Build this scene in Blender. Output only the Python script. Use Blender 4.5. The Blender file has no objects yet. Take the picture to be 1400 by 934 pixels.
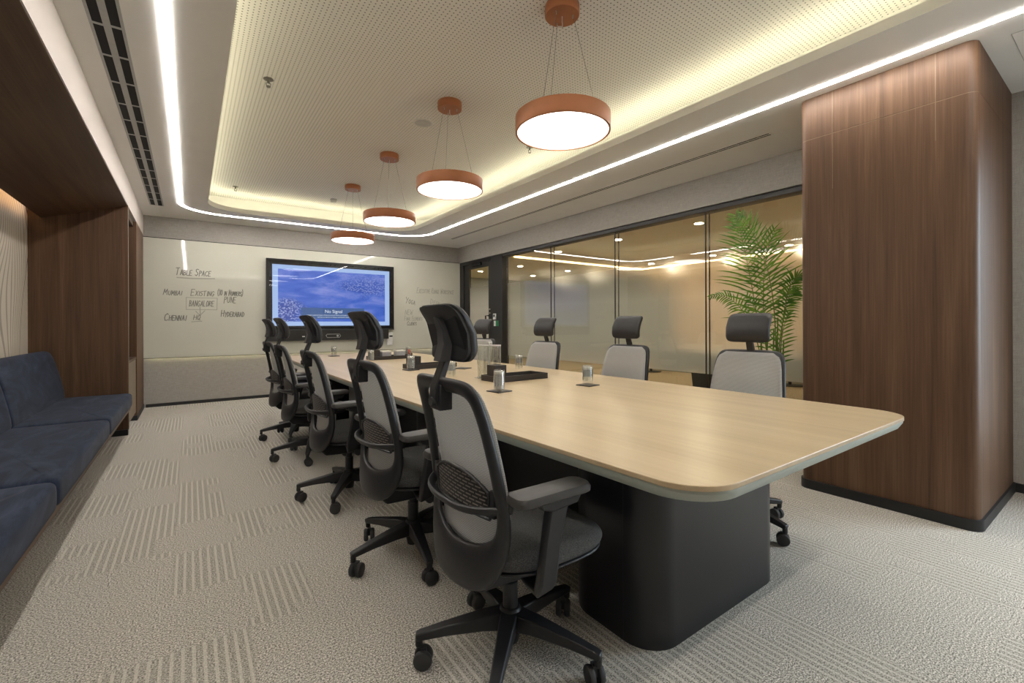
import bpy, bmesh, math, random
from mathutils import Vector, Matrix
random.seed(7)
SC = bpy.context.scene
COL = SC.collection
PI = math.pi
EXP = 1.02
DS = 2**-EXP      # display-referred strength for screens

# ------------------------------------------------------------------ materials
def new_mat(name):
    m = bpy.data.materials.new(name); m.use_nodes = True
    nt = m.node_tree; nt.nodes.clear()
    out = nt.nodes.new('ShaderNodeOutputMaterial')
    return m, nt, out

class NB:
    """small node helper"""
    def __init__(s, nt): s.nt = nt
    def n(s, t, **kw):
        nd = s.nt.nodes.new(t)
        for k, v in kw.items(): setattr(nd, k, v)
        return nd
    def l(s, a, b): s.nt.links.new(a, b)
    def coord(s, which='Object'): return s.n('ShaderNodeTexCoord').outputs[which]
    def mapping(s, vec, scale=(1,1,1), rot=(0,0,0), loc=(0,0,0)):
        m = s.n('ShaderNodeMapping'); s.l(vec, m.inputs['Vector'])
        m.inputs['Scale'].default_value = scale; m.inputs['Rotation'].default_value = rot; m.inputs['Location'].default_value = loc
        return m.outputs[0]
    def noise(s, vec, scale=5, detail=2, rough=.5, dist=0):
        t = s.n('ShaderNodeTexNoise'); s.l(vec, t.inputs['Vector'])
        t.inputs['Scale'].default_value = scale; t.inputs['Detail'].default_value = detail
        t.inputs['Roughness'].default_value = rough; t.inputs['Distortion'].default_value = dist
        return t.outputs['Fac']
    def ramp(s, fac, stops):
        r = s.n('ShaderNodeValToRGB'); s.l(fac, r.inputs['Fac'])
        els = r.color_ramp.elements
        while len(els) < len(stops): els.new(.5)
        for e, (p, c) in zip(els, stops):
            e.position = p; e.color = (c[0], c[1], c[2], 1) if not isinstance(c, (int, float)) else (c, c, c, 1)
        return r.outputs['Color']
    def math(s, op, a, b=None, c=None, clamp=False):
        m = s.n('ShaderNodeMath', operation=op, use_clamp=clamp)
        for i, v in enumerate((a, b, c)):
            if v is None: continue
            if isinstance(v, (int, float)): m.inputs[i].default_value = v
            else: s.l(v, m.inputs[i])
        return m.outputs[0]
    def mix(s, fac, a, b, mode='MIX'):
        m = s.n('ShaderNodeMix', data_type='RGBA', blend_type=mode)
        for sock, v in ((m.inputs[0], fac), (m.inputs[6], a), (m.inputs[7], b)):
            if isinstance(v, (int, float)): sock.default_value = v
            elif isinstance(v, tuple): sock.default_value = (v[0], v[1], v[2], 1)
            else: s.l(v, sock)
        return m.outputs[2]
    def sep(s, vec):
        x = s.n('ShaderNodeSeparateXYZ'); s.l(vec, x.inputs[0]); return x.outputs
    def comb(s, x, y, z):
        c = s.n('ShaderNodeCombineXYZ')
        for i, v in enumerate((x, y, z)):
            if isinstance(v, (int, float)): c.inputs[i].default_value = v
            else: s.l(v, c.inputs[i])
        return c.outputs[0]
    def bump(s, h, strength=.2, dist=.01):
        b = s.n('ShaderNodeBump'); s.l(h, b.inputs['Height'])
        b.inputs['Strength'].default_value = strength; b.inputs['Distance'].default_value = dist
        return b.outputs[0]

def principled(nb, out, color, rough=.5, metal=0, spec=.5, normal=None, coat=0, sheen=0):
    p = nb.n('ShaderNodeBsdfPrincipled')
    if isinstance(color, tuple): p.inputs['Base Color'].default_value = (*color, 1)
    else: nb.l(color, p.inputs['Base Color'])
    if isinstance(rough, (int, float)): p.inputs['Roughness'].default_value = rough
    else: nb.l(rough, p.inputs['Roughness'])
    p.inputs['Metallic'].default_value = metal
    p.inputs['Specular IOR Level'].default_value = spec
    p.inputs['Coat Weight'].default_value = coat
    p.inputs['Sheen Weight'].default_value = sheen
    if normal is not None: nb.l(normal, p.inputs['Normal'])
    nb.l(p.outputs[0], out.inputs['Surface'])
    return p

def plain(name, color, rough=.5, metal=0, spec=.5, var=.06, scale=30, bump=0, coat=0, sheen=0):
    m, nt, out = new_mat(name); nb = NB(nt)
    co = nb.coord()
    f = nb.noise(co, scale, 3)
    lo = tuple(max(0, c*(1-var)) for c in color); hi = tuple(min(1, c*(1+var)) for c in color)
    c = nb.ramp(f, [(.3, lo), (.7, hi)])
    nrm = nb.bump(f, bump, .004) if bump else None
    principled(nb, out, c, rough, metal, spec, nrm, coat, sheen)
    return m

def emit(name, color, strength):
    m, nt, out = new_mat(name); nb = NB(nt)
    e = nb.n('ShaderNodeEmission'); e.inputs[0].default_value = (*color, 1); e.inputs[1].default_value = strength
    nb.l(e.outputs[0], out.inputs['Surface'])
    return m

def wood(name, dark, mid, light, axis='z', rough=.52, fine=1.0, spec=.4, contrast=1.0):
    m, nt, out = new_mat(name); nb = NB(nt)
    co = nb.coord()
    st = {'z': (14, 14, .55), 'y': (14, .55, 14), 'x': (.55, 14, 14)}[axis]
    st2 = {'z': (110, 110, 2.2), 'y': (110, 2.2, 110), 'x': (2.2, 110, 110)}[axis]
    a = nb.noise(nb.mapping(co, tuple(v*fine for v in st)), 1, 4, .6, .6)
    b = nb.noise(nb.mapping(co, tuple(v*fine for v in st2)), 1, 3, .6)
    f = nb.math('ADD', nb.math('MULTIPLY', a, .65), nb.math('MULTIPLY', b, .35))
    c = nb.ramp(f, [(.32, dark), (.5, mid), (.68, light)])
    principled(nb, out, c, rough, 0, spec, nb.bump(b, .06, .002))
    return m

M = {}
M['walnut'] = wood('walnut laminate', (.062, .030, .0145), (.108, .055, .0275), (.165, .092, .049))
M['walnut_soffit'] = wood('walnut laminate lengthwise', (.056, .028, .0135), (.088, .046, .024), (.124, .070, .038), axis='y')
M['oak'] = wood('pale oak table top', (.43, .322, .192), (.51, .392, .243), (.57, .457, .298), axis='y', rough=.33, fine=.45, spec=.4)
M['table_edge'] = plain('sage grey lacquer edge', (.36, .39, .34), .45, var=.03)
M['table_base'] = plain('charcoal steel panel', (.013, .013, .016), .33, spec=.5, var=.08, scale=6)
M['white_ceiling'] = plain('white ceiling paint', (.86, .85, .825), .85, spec=.2, var=.015, scale=3)
M['plaster'] = plain('warm white plaster', (.60, .55, .51), .85, spec=.2, var=.02, scale=4)
M['black_plastic'] = plain('black nylon', (.016, .016, .018), .42, var=.1, scale=60, bump=.03)
M['black_soft'] = plain('black headrest upholstery', (.020, .019, .020), .5, var=.1, scale=40, bump=.03)
M['black_gloss'] = plain('black gloss plastic', (.010, .010, .012), .22)
M['arm_pad'] = plain('grey soft arm pad', (.05, .047, .045), .5, var=.05)
M['caster_rim'] = plain('dark grey rubber tread', (.035, .035, .037), .6)
M['black_frame'] = plain('black anodised frame', (.016, .015, .014), .45, var=.06)
M['skirting'] = plain('black skirting', (.012, .012, .013), .5)
M['lit_black_plastic'] = plain('black nylon painted lit', (.045, .045, .048), .35, var=.05)  # black nylon lightened to imitate the light the headrest mount catches
M['speaker_grey'] = plain('light grey speaker cloth', (.56, .56, .56), .7)
M['dull_metal'] = plain('dull sprinkler metal', (.22, .21, .19), .4, metal=.6)
M['copper'] = plain('copper brown painted metal', (.40, .150, .062), .38, metal=.25, var=.03)
M['steel'] = plain('brushed steel', (.6, .6, .6), .3, metal=1)
M['wire'] = plain('steel wire', (.25, .25, .24), .4, metal=.8)
M['white_plastic'] = plain('white plastic', (.72, .72, .70), .4)
M['green_plastic'] = plain('green plastic', (.03, .22, .09), .4)
M['tray_leather'] = plain('dark brown leatherette', (.030, .024, .020), .5, var=.1, scale=80, bump=.05)
M['coaster'] = plain('dark slate coaster', (.025, .022, .02), .45)
M['paper'] = plain('off white paper', (.66, .65, .62), .8)
M['paper_grey'] = plain('printed grey paper', (.36, .36, .37), .8, var=.25, scale=220)
M['red_print'] = plain('red print', (.55, .06, .03), .6)
M['ink'] = plain('dry marker ink', (.20, .20, .175), .8, spec=.1)
M['pale_ink'] = plain('faded marker ink', (.39, .39, .34), .8, spec=.1)
M['dark_void'] = plain('dark duct interior', (.01, .01, .01), .9)
M['vent_bar'] = plain('grey vent bar', (.42, .42, .41), .5)
M['pot'] = plain('matt charcoal planter', (.03, .03, .032), .6)
M['soil'] = plain('potting soil', (.03, .02, .013), .95, var=.3)
M['stem'] = plain('green palm stem', (.10, .16, .025), .5, var=.2, scale=15)
M['joint_tan'] = plain('tan joint line', (.24, .165, .10), .6)
M['beige_laminate'] = plain('beige laminate', (.22, .17, .12), .5, var=.03)

def leaf_mat():
    m, nt, out = new_mat('palm leaf'); nb = NB(nt)
    f = nb.noise(nb.coord(), 9, 2)
    c = nb.ramp(f, [(.3, (.05, .17, .016)), (.55, (.11, .28, .028)), (.75, (.22, .40, .045))])
    p = principled(nb, out, c, .4, spec=.4)
    t = nb.n('ShaderNodeBsdfTranslucent'); nb.l(c, t.inputs[0])
    mx = nb.n('ShaderNodeMixShader'); mx.inputs[0].default_value = .3
    nb.l(p.outputs[0], mx.inputs[1]); nb.l(t.outputs[0], mx.inputs[2]); nb.l(mx.outputs[0], out.inputs['Surface'])
    return m
M['leaf'] = leaf_mat()

def carpet_mat():
    m, nt, out = new_mat('loop pile carpet tile'); nb = NB(nt)
    co = nb.coord()
    x, y, z = nb.sep(co)
    # speckled yarn
    sp = nb.noise(nb.mapping(co, (1, 1.3, 1)), 165, 2, .8)
    yarn = nb.ramp(sp, [(.41, (.13, .118, .097)), (.50, (.50, .468, .408)), (.575, (.88, .835, .75))])
    # blocks of ribs
    def cell(sx, sy, ox, oy):
        cx = nb.math('FLOOR', nb.math('DIVIDE', nb.math('ADD', x, ox), sx))
        cy = nb.math('FLOOR', nb.math('DIVIDE', nb.math('ADD', y, oy), sy))
        w = nb.n('ShaderNodeTexWhiteNoise', noise_dimensions='3D'); nb.l(nb.comb(cx, cy, 3.0), w.inputs['Vector'])
        return w.outputs['Value']
    c1 = cell(.25, .42, .07, .11)
    c2 = cell(.125, .21, .03, .05)
    rib = nb.math('SINE', nb.math('MULTIPLY', x, 2*PI/.03125))
    rib = nb.math('GREATER_THAN', rib, .5)
    on = nb.math('MULTIPLY', nb.math('GREATER_THAN', c1, .55), nb.math('GREATER_THAN', c2, .22))
    ribs = nb.math('MULTIPLY', on, rib)
    hr = nb.math('SINE', nb.math('ADD', nb.math('MULTIPLY', y, 2*PI/.016), nb.math('MULTIPLY', nb.math('SINE', nb.math('MULTIPLY', x, 2*PI/.5)), 4.2)))
    hr = nb.math('MULTIPLY', nb.math('GREATER_THAN', hr, .1), nb.math('SUBTRACT', 1.0, on))
    big = nb.noise(co, 1.3, 2)
    c = nb.mix(nb.math('MULTIPLY', on, .34), yarn, (.21, .19, .155))
    c = nb.mix(nb.math('MULTIPLY', ribs, .48), c, (.80, .76, .67))
    c = nb.mix(nb.math('MULTIPLY', hr, .24), c, (.24, .22, .19))
    c = nb.mix(nb.math('MULTIPLY', big, .16), c, (.30, .28, .25))
    h = nb.math('ADD', nb.math('MULTIPLY', sp, .6), nb.math('MULTIPLY', nb.math('ADD', ribs, hr), .3))
    principled(nb, out, c, .95, spec=.08, normal=nb.bump(h, .12, .003))
    return m
M['carpet'] = carpet_mat()

def fabric(name, lo, hi, scale=1.0):
    m, nt, out = new_mat(name); nb = NB(nt)
    co = nb.coord()
    a = nb.noise(nb.mapping(co, (300*scale, 300*scale, 14)), 1, 2)
    b = nb.noise(nb.mapping(co, (16, 16, 320*scale)), 1, 2)
    g = nb.noise(co, 260*scale, 2, .7)
    f = nb.math('ADD', nb.math('MULTIPLY', nb.math('ADD', a, b), .33), nb.math('MULTIPLY', g, .34))
    c = nb.ramp(f, [(.36, lo), (.64, hi)])
    principled(nb, out, c, .95, spec=.1, normal=nb.bump(f, .25, .003))
    return m
M['wall_fabric'] = fabric('grey linen wall fabric', (.29, .275, .25), (.46, .435, .40))
def melange():
    m, nt, out = new_mat('grey melange seat fabric'); nb = NB(nt)
    g = nb.noise(nb.coord(), 420, 3, .75)
    c = nb.ramp(g, [(.36, (.040, .040, .040)), (.64, (.150, .147, .143))])
    principled(nb, out, c, .95, spec=.1, normal=nb.bump(g, .3, .003))
    return m
M['seat_fabric'] = melange()

def velvet():
    m, nt, out = new_mat('navy velvet'); nb = NB(nt)
    co = nb.coord()
    a = nb.noise(nb.mapping(co, (7, 2.2, 5)), 1, 5, .62, 1.2)
    b = nb.noise(co, 400, 2)
    c = nb.ramp(a, [(.30, (.011, .015, .030)), (.5, (.022, .030, .054)), (.72, (.046, .060, .098))])
    c = nb.mix(nb.math('MULTIPLY', b, .2), c, (.03, .04, .06))
    principled(nb, out, c, .9, spec=.1, sheen=.06, normal=nb.bump(a, .15, .01))
    return m
M['velvet'] = velvet()

def chair_mesh():
    m, nt, out = new_mat('light grey chair mesh'); nb = NB(nt)
    co = nb.coord()
    x, y, z = nb.sep(co)
    w = nb.math('SINE', nb.math('ADD', nb.math('MULTIPLY', z, 2*PI/.0052), nb.math('MULTIPLY', nb.noise(co, 60, 1), 3)))
    g = nb.noise(nb.mapping(co, (200, 500, 200)), 1, 2)
    f = nb.math('ADD', nb.math('MULTIPLY', nb.math('MULTIPLY_ADD', w, .5, .5), .6), nb.math('MULTIPLY', g, .4))
    c = nb.ramp(f, [(.2, (.42, .415, .40)), (.55, (.70, .69, .67)), (.8, (.80, .79, .77))])
    p = principled(nb, out, c, .7, spec=.2, normal=nb.bump(f, .3, .002))
    tr = nb.n('ShaderNodeBsdfTranslucent'); nb.l(c, tr.inputs[0])
    mx = nb.n('ShaderNodeMixShader'); mx.inputs[0].default_value = .5
    nb.l(p.outputs[0], mx.inputs[1]); nb.l(tr.outputs[0], mx.inputs[2]); nb.l(mx.outputs[0], out.inputs['Surface'])
    return m
M['mesh'] = chair_mesh()

def lumbar_mat():
    m, nt, out = new_mat('perforated black lumbar pad'); nb = NB(nt)
    co = nb.coord()
    x, y, z = nb.sep(co)
    b = nb.n('ShaderNodeTexBrick'); nb.l(nb.comb(y, z, 0.0), b.inputs['Vector'])
    b.inputs['Scale'].default_value = 1; b.inputs['Brick Width'].default_value = .034; b.inputs['Row Height'].default_value = .0115
    b.inputs['Mortar Size'].default_value = .0036; b.inputs['Mortar Smooth'].default_value = 0
    b.inputs['Color1'].default_value = b.inputs['Color2'].default_value = (.26, .23, .20, 1); b.inputs['Mortar'].default_value = (.013, .013, .014, 1)
    principled(nb, out, b.outputs['Color'], .45, spec=.4)
    return m
M['lumbar'] = lumbar_mat()

def perforated():
    m, nt, out = new_mat('perforated ceiling board'); nb = NB(nt)
    co = nb.coord()
    x, y, z = nb.sep(co)
    P = .027
    fx = nb.math('SUBTRACT', nb.math('FRACT', nb.math('DIVIDE', x, P)), .5)
    fy = nb.math('SUBTRACT', nb.math('FRACT', nb.math('DIVIDE', y, P)), .5)
    d = nb.math('SQRT', nb.math('ADD', nb.math('MULTIPLY', fx, fx), nb.math('MULTIPLY', fy, fy)))
    hole = nb.math('LESS_THAN', d, .155)
    c = nb.mix(hole, (.82, .81, .785), (.16, .16, .155))
    principled(nb, out, c, .9, spec=.1)
    return m
M['perforated'] = perforated()

def art_wall():
    m, nt, out = new_mat('contour line wallpaper'); nb = NB(nt)
    co = nb.coord()
    n1 = nb.noise(nb.mapping(co, (1, .62, .5), rot=(.5, 0, 0), loc=(3.1, 2.3, 9.2)), 1.0, 1.0, .35, .25)
    def lines(k, w):
        fr = nb.math('FRACT', nb.math('MULTIPLY', n1, k))
        tri = nb.math('ABSOLUTE', nb.math('SUBTRACT', fr, .5))
        return nb.math('LESS_THAN', tri, w)
    fine = lines(105, .13)
    bold = lines(7, .012)
    c = nb.mix(nb.math('MULTIPLY', fine, .5), (.56, .50, .415), (.13, .10, .085))
    c = nb.mix(nb.math('MULTIPLY', bold, .85), c, (.06, .05, .045))
    principled(nb, out, c, .8, spec=.15)
    return m
M['art'] = art_wall()

M['board_glass'] = None
def board():
    m, nt, out = new_mat('back painted white glass'); nb = NB(nt)
    f = nb.noise(nb.coord(), 2, 2)
    c = nb.ramp(f, [(.3, (.62, .615, .53)), (.7, (.64, .635, .55))])
    principled(nb, out, c, .04, spec=.55)
    return m
M['board_glass'] = board()

def clear_glass(name, tint=(.93, .96, .93), refl=1.0):
    m, nt, out = new_mat(name); nb = NB(nt)
    t = nb.n('ShaderNodeBsdfTransparent'); t.inputs[0].default_value = (*tint, 1)
    g = nb.n('ShaderNodeBsdfGlossy'); g.inputs['Roughness'].default_value = .0; g.inputs[0].default_value = (1, 1, 1, 1)
    ge = nb.n('ShaderNodeNewGeometry')
    dt = nb.n('ShaderNodeVectorMath', operation='DOT_PRODUCT'); nb.l(ge.outputs['Normal'], dt.inputs[0]); nb.l(ge.outputs['Incoming'], dt.inputs[1])
    om = nb.math('SUBTRACT', 1.0, nb.math('ABSOLUTE', dt.outputs['Value']))
    fr = nb.math('MULTIPLY_ADD', nb.math('POWER', om, 5.0), .92, .08)
    mx = nb.n('ShaderNodeMixShader')
    nb.l(nb.math('MULTIPLY', fr, refl, clamp=True), mx.inputs[0]); nb.l(t.outputs[0], mx.inputs[1]); nb.l(g.outputs[0], mx.inputs[2])
    nb.l(mx.outputs[0], out.inputs['Surface'])
    return m
M['glass'] = clear_glass('clear partition glass', (.93, .95, .92), 1.0)
M['thin_glass'] = clear_glass('thin drinking glass', (.93, .945, .93), 1.9)
M['screen_glass'] = clear_glass('display cover glass', (.97, .97, .97), .35)

def frosted(z0, z1):
    m, nt, out = new_mat('frosted film glass'); nb = NB(nt)
    x, y, z = nb.sep(nb.coord())
    lo = nb.math('GREATER_THAN', z, z0)
    hi = nb.n('ShaderNodeMapRange'); nb.l(z, hi.inputs[0]); hi.inputs[1].default_value = z1; hi.inputs[2].default_value = z1-.6
    k = nb.math('MULTIPLY', lo, hi.outputs[0], clamp=True)
    t = nb.n('ShaderNodeBsdfTransparent'); t.inputs[0].default_value = (.9, .93, .9, 1)
    r = nb.n('ShaderNodeBsdfRefraction'); r.inputs['Roughness'].default_value = .42; r.inputs['IOR'].default_value = 1.12; r.inputs[0].default_value = (.86, .85, .80, 1)
    d = nb.n('ShaderNodeBsdfDiffuse'); d.inputs[0].default_value = (.78, .76, .70, 1)
    gl = nb.n('ShaderNodeBsdfGlossy'); gl.inputs['Roughness'].default_value = .13; gl.inputs[0].default_value = (.9, .9, .9, 1)
    dg = nb.n('ShaderNodeMixShader'); dg.inputs[0].default_value = .12; nb.l(d.outputs[0], dg.inputs[1]); nb.l(gl.outputs[0], dg.inputs[2]); d = dg
    m1 = nb.n('ShaderNodeMixShader'); m1.inputs[0].default_value = .42
    nb.l(r.outputs[0], m1.inputs[1]); nb.l(d.outputs[0], m1.inputs[2])
    m2 = nb.n('ShaderNodeMixShader'); nb.l(k, m2.inputs[0]); nb.l(t.outputs[0], m2.inputs[1]); nb.l(m1.outputs[0], m2.inputs[2])
    nb.l(m2.outputs[0], out.inputs['Surface'])
    return m
M['frosted'] = frosted(.60, 2.05)

def tumbler_glass():
    m, nt, out = new_mat('tumbler glass'); nb = NB(nt)
    g = nb.n('ShaderNodeBsdfGlass'); g.inputs['IOR'].default_value = 1.45; g.inputs['Roughness'].default_value = 0
    g.inputs[0].default_value = (.97, .98, .97, 1)
    t = nb.n('ShaderNodeBsdfTransparent'); t.inputs[0].default_value = (.95, .95, .94, 1)
    lp = nb.n('ShaderNodeMixShader'); lp.inputs[0].default_value = .45
    nb.l(g.outputs[0], lp.inputs[1]); nb.l(t.outputs[0], lp.inputs[2]); nb.l(lp.outputs[0], out.inputs['Surface'])
    return m
M['tumbler'] = tumbler_glass()

def screen_mat(x0, x1, z0, z1):
    m, nt, out = new_mat('lit display picture'); nb = NB(nt)
    co = nb.coord()
    x, y, z = nb.sep(co)
    u = nb.math('DIVIDE', nb.math('SUBTRACT', x, x0), x1-x0)
    v = nb.math('DIVIDE', nb.math('SUBTRACT', z, z0), z1-z0)
    uv = nb.comb(u, v, 0.0)
    cl = nb.noise(nb.mapping(uv, (3.2, 5.5, 1)), 1, 6, .62, .6)
    pic = nb.ramp(cl, [(.28, (.05, .11, .50)), (.5, (.13, .21, .66)), (.70, (.34, .38, .80))])
    # darker blue low down, paler haze towards the middle
    pic = nb.mix(nb.math('MULTIPLY', nb.math('SUBTRACT', 1.0, v), .45), pic, (.015, .10, .55))
    # flower clusters lower left and upper right
    vo = nb.n('ShaderNodeTexVoronoi'); nb.l(nb.mapping(uv, (60, 60, 1)), vo.inputs['Vector']); vo.inputs['Scale'].default_value = 1
    petals = nb.ramp(vo.outputs['Distance'], [(.2, (.50, .55, .86)), (.55, (.07, .11, .40))])
    def blob(cu, cv, ru, rv):
        a = nb.math('DIVIDE', nb.math('SUBTRACT', u, cu), ru); b = nb.math('DIVIDE', nb.math('SUBTRACT', v, cv), rv)
        d = nb.math('ADD', nb.math('MULTIPLY', a, a), nb.math('MULTIPLY', b, b))
        d = nb.math('ADD', d, nb.math('MULTIPLY', nb.math('SUBTRACT', cl, .5), 3))
        return nb.math('SUBTRACT', 1.0, d, clamp=True)
    pic = nb.mix(nb.math('MULTIPLY', blob(.10, .24, .16, .25), 1.2, clamp=True), pic, petals)
    pic = nb.mix(nb.math('MULTIPLY', blob(.82, .72, .34, .22), .5, clamp=True), pic, petals)
    # pale border
    du = nb.math('ABSOLUTE', nb.math('SUBTRACT', u, .5)); dv = nb.math('ABSOLUTE', nb.math('SUBTRACT', v, .5))
    border = nb.math('MAXIMUM', nb.math('GREATER_THAN', du, .457), nb.math('GREATER_THAN', dv, .43))
    c = nb.mix(border, pic, (.42, .58, .90))
    e = nb.n('ShaderNodeEmission'); nb.l(c, e.inputs[0]); e.inputs[1].default_value = .95*DS
    nb.l(e.outputs[0], out.inputs['Surface'])
    return m

LAMP = 24
M['strip'] = emit('linear light diffuser', (1.0, .955, .90), LAMP)
M['pendant_diffuser'] = emit('pendant opal diffuser', (1.0, .965, .925), 4.5)
M['cove'] = emit('warm cove led', (1.0, .93, .64), 6)
M['board_led'] = emit('board underlight led', (1.0, .93, .62), 11)
M['niche_led'] = emit('niche amber led', (1.0, .55, .18), 10)
M['downlight'] = emit('downlight lens', (1.0, .84, .62), 300)
M['panel_led'] = emit('amber lounge lamp', (1.0, .66, .32), 8)

# ------------------------------------------------------------------ mesh builders
class MB:
    def __init__(s): s.bm = bmesh.new()
    def box(s, x0, x1, y0, y1, z0, z1):
        v = [s.bm.verts.new(p) for p in ((x0,y0,z0),(x1,y0,z0),(x1,y1,z0),(x0,y1,z0),(x0,y0,z1),(x1,y0,z1),(x1,y1,z1),(x0,y1,z1))]
        for f in ((3,2,1,0),(4,5,6,7),(0,1,5,4),(1,2,6,5),(2,3,7,6),(3,0,4,7)): s.bm.faces.new([v[i] for i in f])
        return s
    def prism(s, pts, a0, a1, axis='z'):
        """polygon pts in the plane across axis, extruded a0..a1"""
        def P(p, a):
            return {'z': (p[0], p[1], a), 'y': (p[0], a, p[1]), 'x': (a, p[0], p[1])}[axis]
        lo = [s.bm.verts.new(P(p, a0)) for p in pts]; hi = [s.bm.verts.new(P(p, a1)) for p in pts]
        n = len(pts)
        s.bm.faces.new(lo[::-1]); s.bm.faces.new(hi)
        for i in range(n): s.bm.faces.new((lo[i], lo[(i+1) % n], hi[(i+1) % n], hi[i]))
        return s
    def loft(s, rings, cap=True, closed=True):
        R = [[s.bm.verts.new(p) for p in r] for r in rings]
        n = len(R[0])
        for a, b in zip(R, R[1:]):
            for i in range(n if closed else n-1):
                s.bm.faces.new((a[i], a[(i+1) % n], b[(i+1) % n], b[i]))
        if cap:
            s.bm.faces.new(R[0][::-1]); s.bm.faces.new(R[-1])
        return s
    def loop_rings(s, rings):
        """rings joined first to last as well (a torus)"""
        R = [[s.bm.verts.new(p) for p in r] for r in rings]
        n = len(R[0]); m = len(R)
        for j in range(m):
            a, b = R[j], R[(j+1) % m]
            for i in range(n): s.bm.faces.new((a[i], a[(i+1) % n], b[(i+1) % n], b[i]))
        return s
    def lathe(s, prof, n=32, c=(0,0,0), cap=True):
        rings = [[(c[0]+r*math.cos(2*PI*i/n), c[1]+r*math.sin(2*PI*i/n), c[2]+z) for i in range(n)] for r, z in prof]
        return s.loft(rings, cap)
    def cyl(s, p0, p1, r0, r1=None, n=20):
        return s.tube([p0, p1], [r0, r1 if r1 is not None else r0], n)
    def tube(s, pts, r, n=10, cap=True):
        pts = [Vector(p) for p in pts]
        if not isinstance(r, (list, tuple)): r = [r]*len(pts)
        rings = []; up = None
        for i, p in enumerate(pts):
            t = (pts[min(i+1, len(pts)-1)] - pts[max(i-1, 0)]).normalized()
            if up is None: up = Vector((0,0,1)) if abs(t.z) < .9 else Vector((1,0,0))
            a = t.cross(up)
            if a.length < 1e-5: a = t.orthogonal()
            a.normalize(); b = a.cross(t).normalized(); up = b
            rr = r[i] if isinstance(r[i], (list, tuple)) else (r[i], r[i])
            rings.append([tuple(p + a*rr[0]*math.cos(2*PI*k/n) + b*rr[1]*math.sin(2*PI*k/n)) for k in range(n)])
        return s.loft(rings, cap)
    def bar(s, pts, sizes, side):
        """rectangular section swept along pts; side = sideways unit vector, sizes=(width along side, thickness)"""
        pts = [Vector(p) for p in pts]; side = Vector(side).normalized(); rings = []
        for i, p in enumerate(pts):
            t = (pts[min(i+1, len(pts)-1)] - pts[max(i-1, 0)]).normalized()
            sd = (side - t*side.dot(t)).normalized(); nn = t.cross(sd).normalized()
            w, h = sizes[i] if isinstance(sizes, list) else sizes
            rings.append([tuple(p+sd*w/2+nn*h/2), tuple(p-sd*w/2+nn*h/2), tuple(p-sd*w/2-nn*h/2), tuple(p+sd*w/2-nn*h/2)])
        return s.loft(rings)
    def grid(s, fn, nu, nv):
        V = [[s.bm.verts.new(fn(i/nu, j/nv)) for j in range(nv+1)] for i in range(nu+1)]
        for i in range(nu):
            for j in range(nv): s.bm.faces.new((V[i][j], V[i+1][j], V[i+1][j+1], V[i][j+1]))
        return s
    def build(s, name, mat, parent=None, bevel=0, smooth=True, subsurf=0, solid=0, seg=2, angle=40):
        bmesh.ops.recalc_face_normals(s.bm, faces=s.bm.faces)
        me = bpy.data.meshes.new(name); s.bm.to_mesh(me); s.bm.free()
        me.materials.append(M[mat] if isinstance(mat, str) else mat)
        o = bpy.data.objects.new(name, me); COL.objects.link(o)
        if parent is not None: o.parent = parent
        if smooth:
            me.polygons.foreach_set('use_smooth', [True]*len(me.polygons))
            if not subsurf: me.set_sharp_from_angle(angle=math.radians(angle))
        if solid:
            md = o.modifiers.new('solid', 'SOLIDIFY'); md.thickness = solid; md.offset = 0
        if bevel:
            md = o.modifiers.new('bevel', 'BEVEL'); md.width = bevel; md.segments = seg; md.limit_method = 'ANGLE'; md.angle_limit = math.radians(35)
        if subsurf:
            md = o.modifiers.new('sub', 'SUBSURF'); md.levels = md.render_levels = subsurf
        return o

def tag(o, label, cat, group=None):
    o['label'] = label; o['category'] = cat
    if group: o['group'] = group
    return o
def thing(name, label, cat, loc=(0,0,0), rz=0, group=None):
    o = bpy.data.objects.new(name, None); COL.objects.link(o)
    o.location = loc; o.rotation_euler = (0,0,rz); o.empty_display_size = .1
    return tag(o, label, cat, group)
def struct(o):
    o['kind'] = 'structure'; return o
def dup(root, loc, rz=0, label=None, group=None):
    def cp(o, par):
        c = o.copy(); COL.objects.link(c); c.parent = par
        for ch in list(o.children): cp(ch, c)
        return c
    r = cp(root, None); r.location = loc; r.rotation_euler = (0,0,rz)
    if label: r['label'] = label
    if group: r['group'] = group
    return r
def B(*a): return MB().box(*a)

def rrect(x0, x1, y0, y1, r, n=14):
    pts = []
    for cx, cy, a0 in ((x1-r, y0+r, -PI/2), (x1-r, y1-r, 0), (x0+r, y1-r, PI/2), (x0+r, y0+r, PI)):
        for i in range(n+1):
            a = a0 + PI/2*i/n; pts.append((cx+r*math.cos(a), cy+r*math.sin(a)))
    return pts
def band(inner, outer, z0, z1):
    """closed flat ring between two matching outlines"""
    mb = MB()
    mb.loop_rings([[(*p, z0) for p in inner], [(*p, z0) for p in outer], [(*p, z1) for p in outer], [(*p, z1) for p in inner]])
    return mb

# ------------------------------------------------------------------ setting
ZC, ZT, YB = 2.707, 3.0, 8.17
XL, XW, XG = -.53, 4.57, 4.53
YN = -2.0
struct(B(-1.5, XW+.15, YN-.1, YB+.1, -.08, 0).build('floor', 'carpet', smooth=False))

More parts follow.
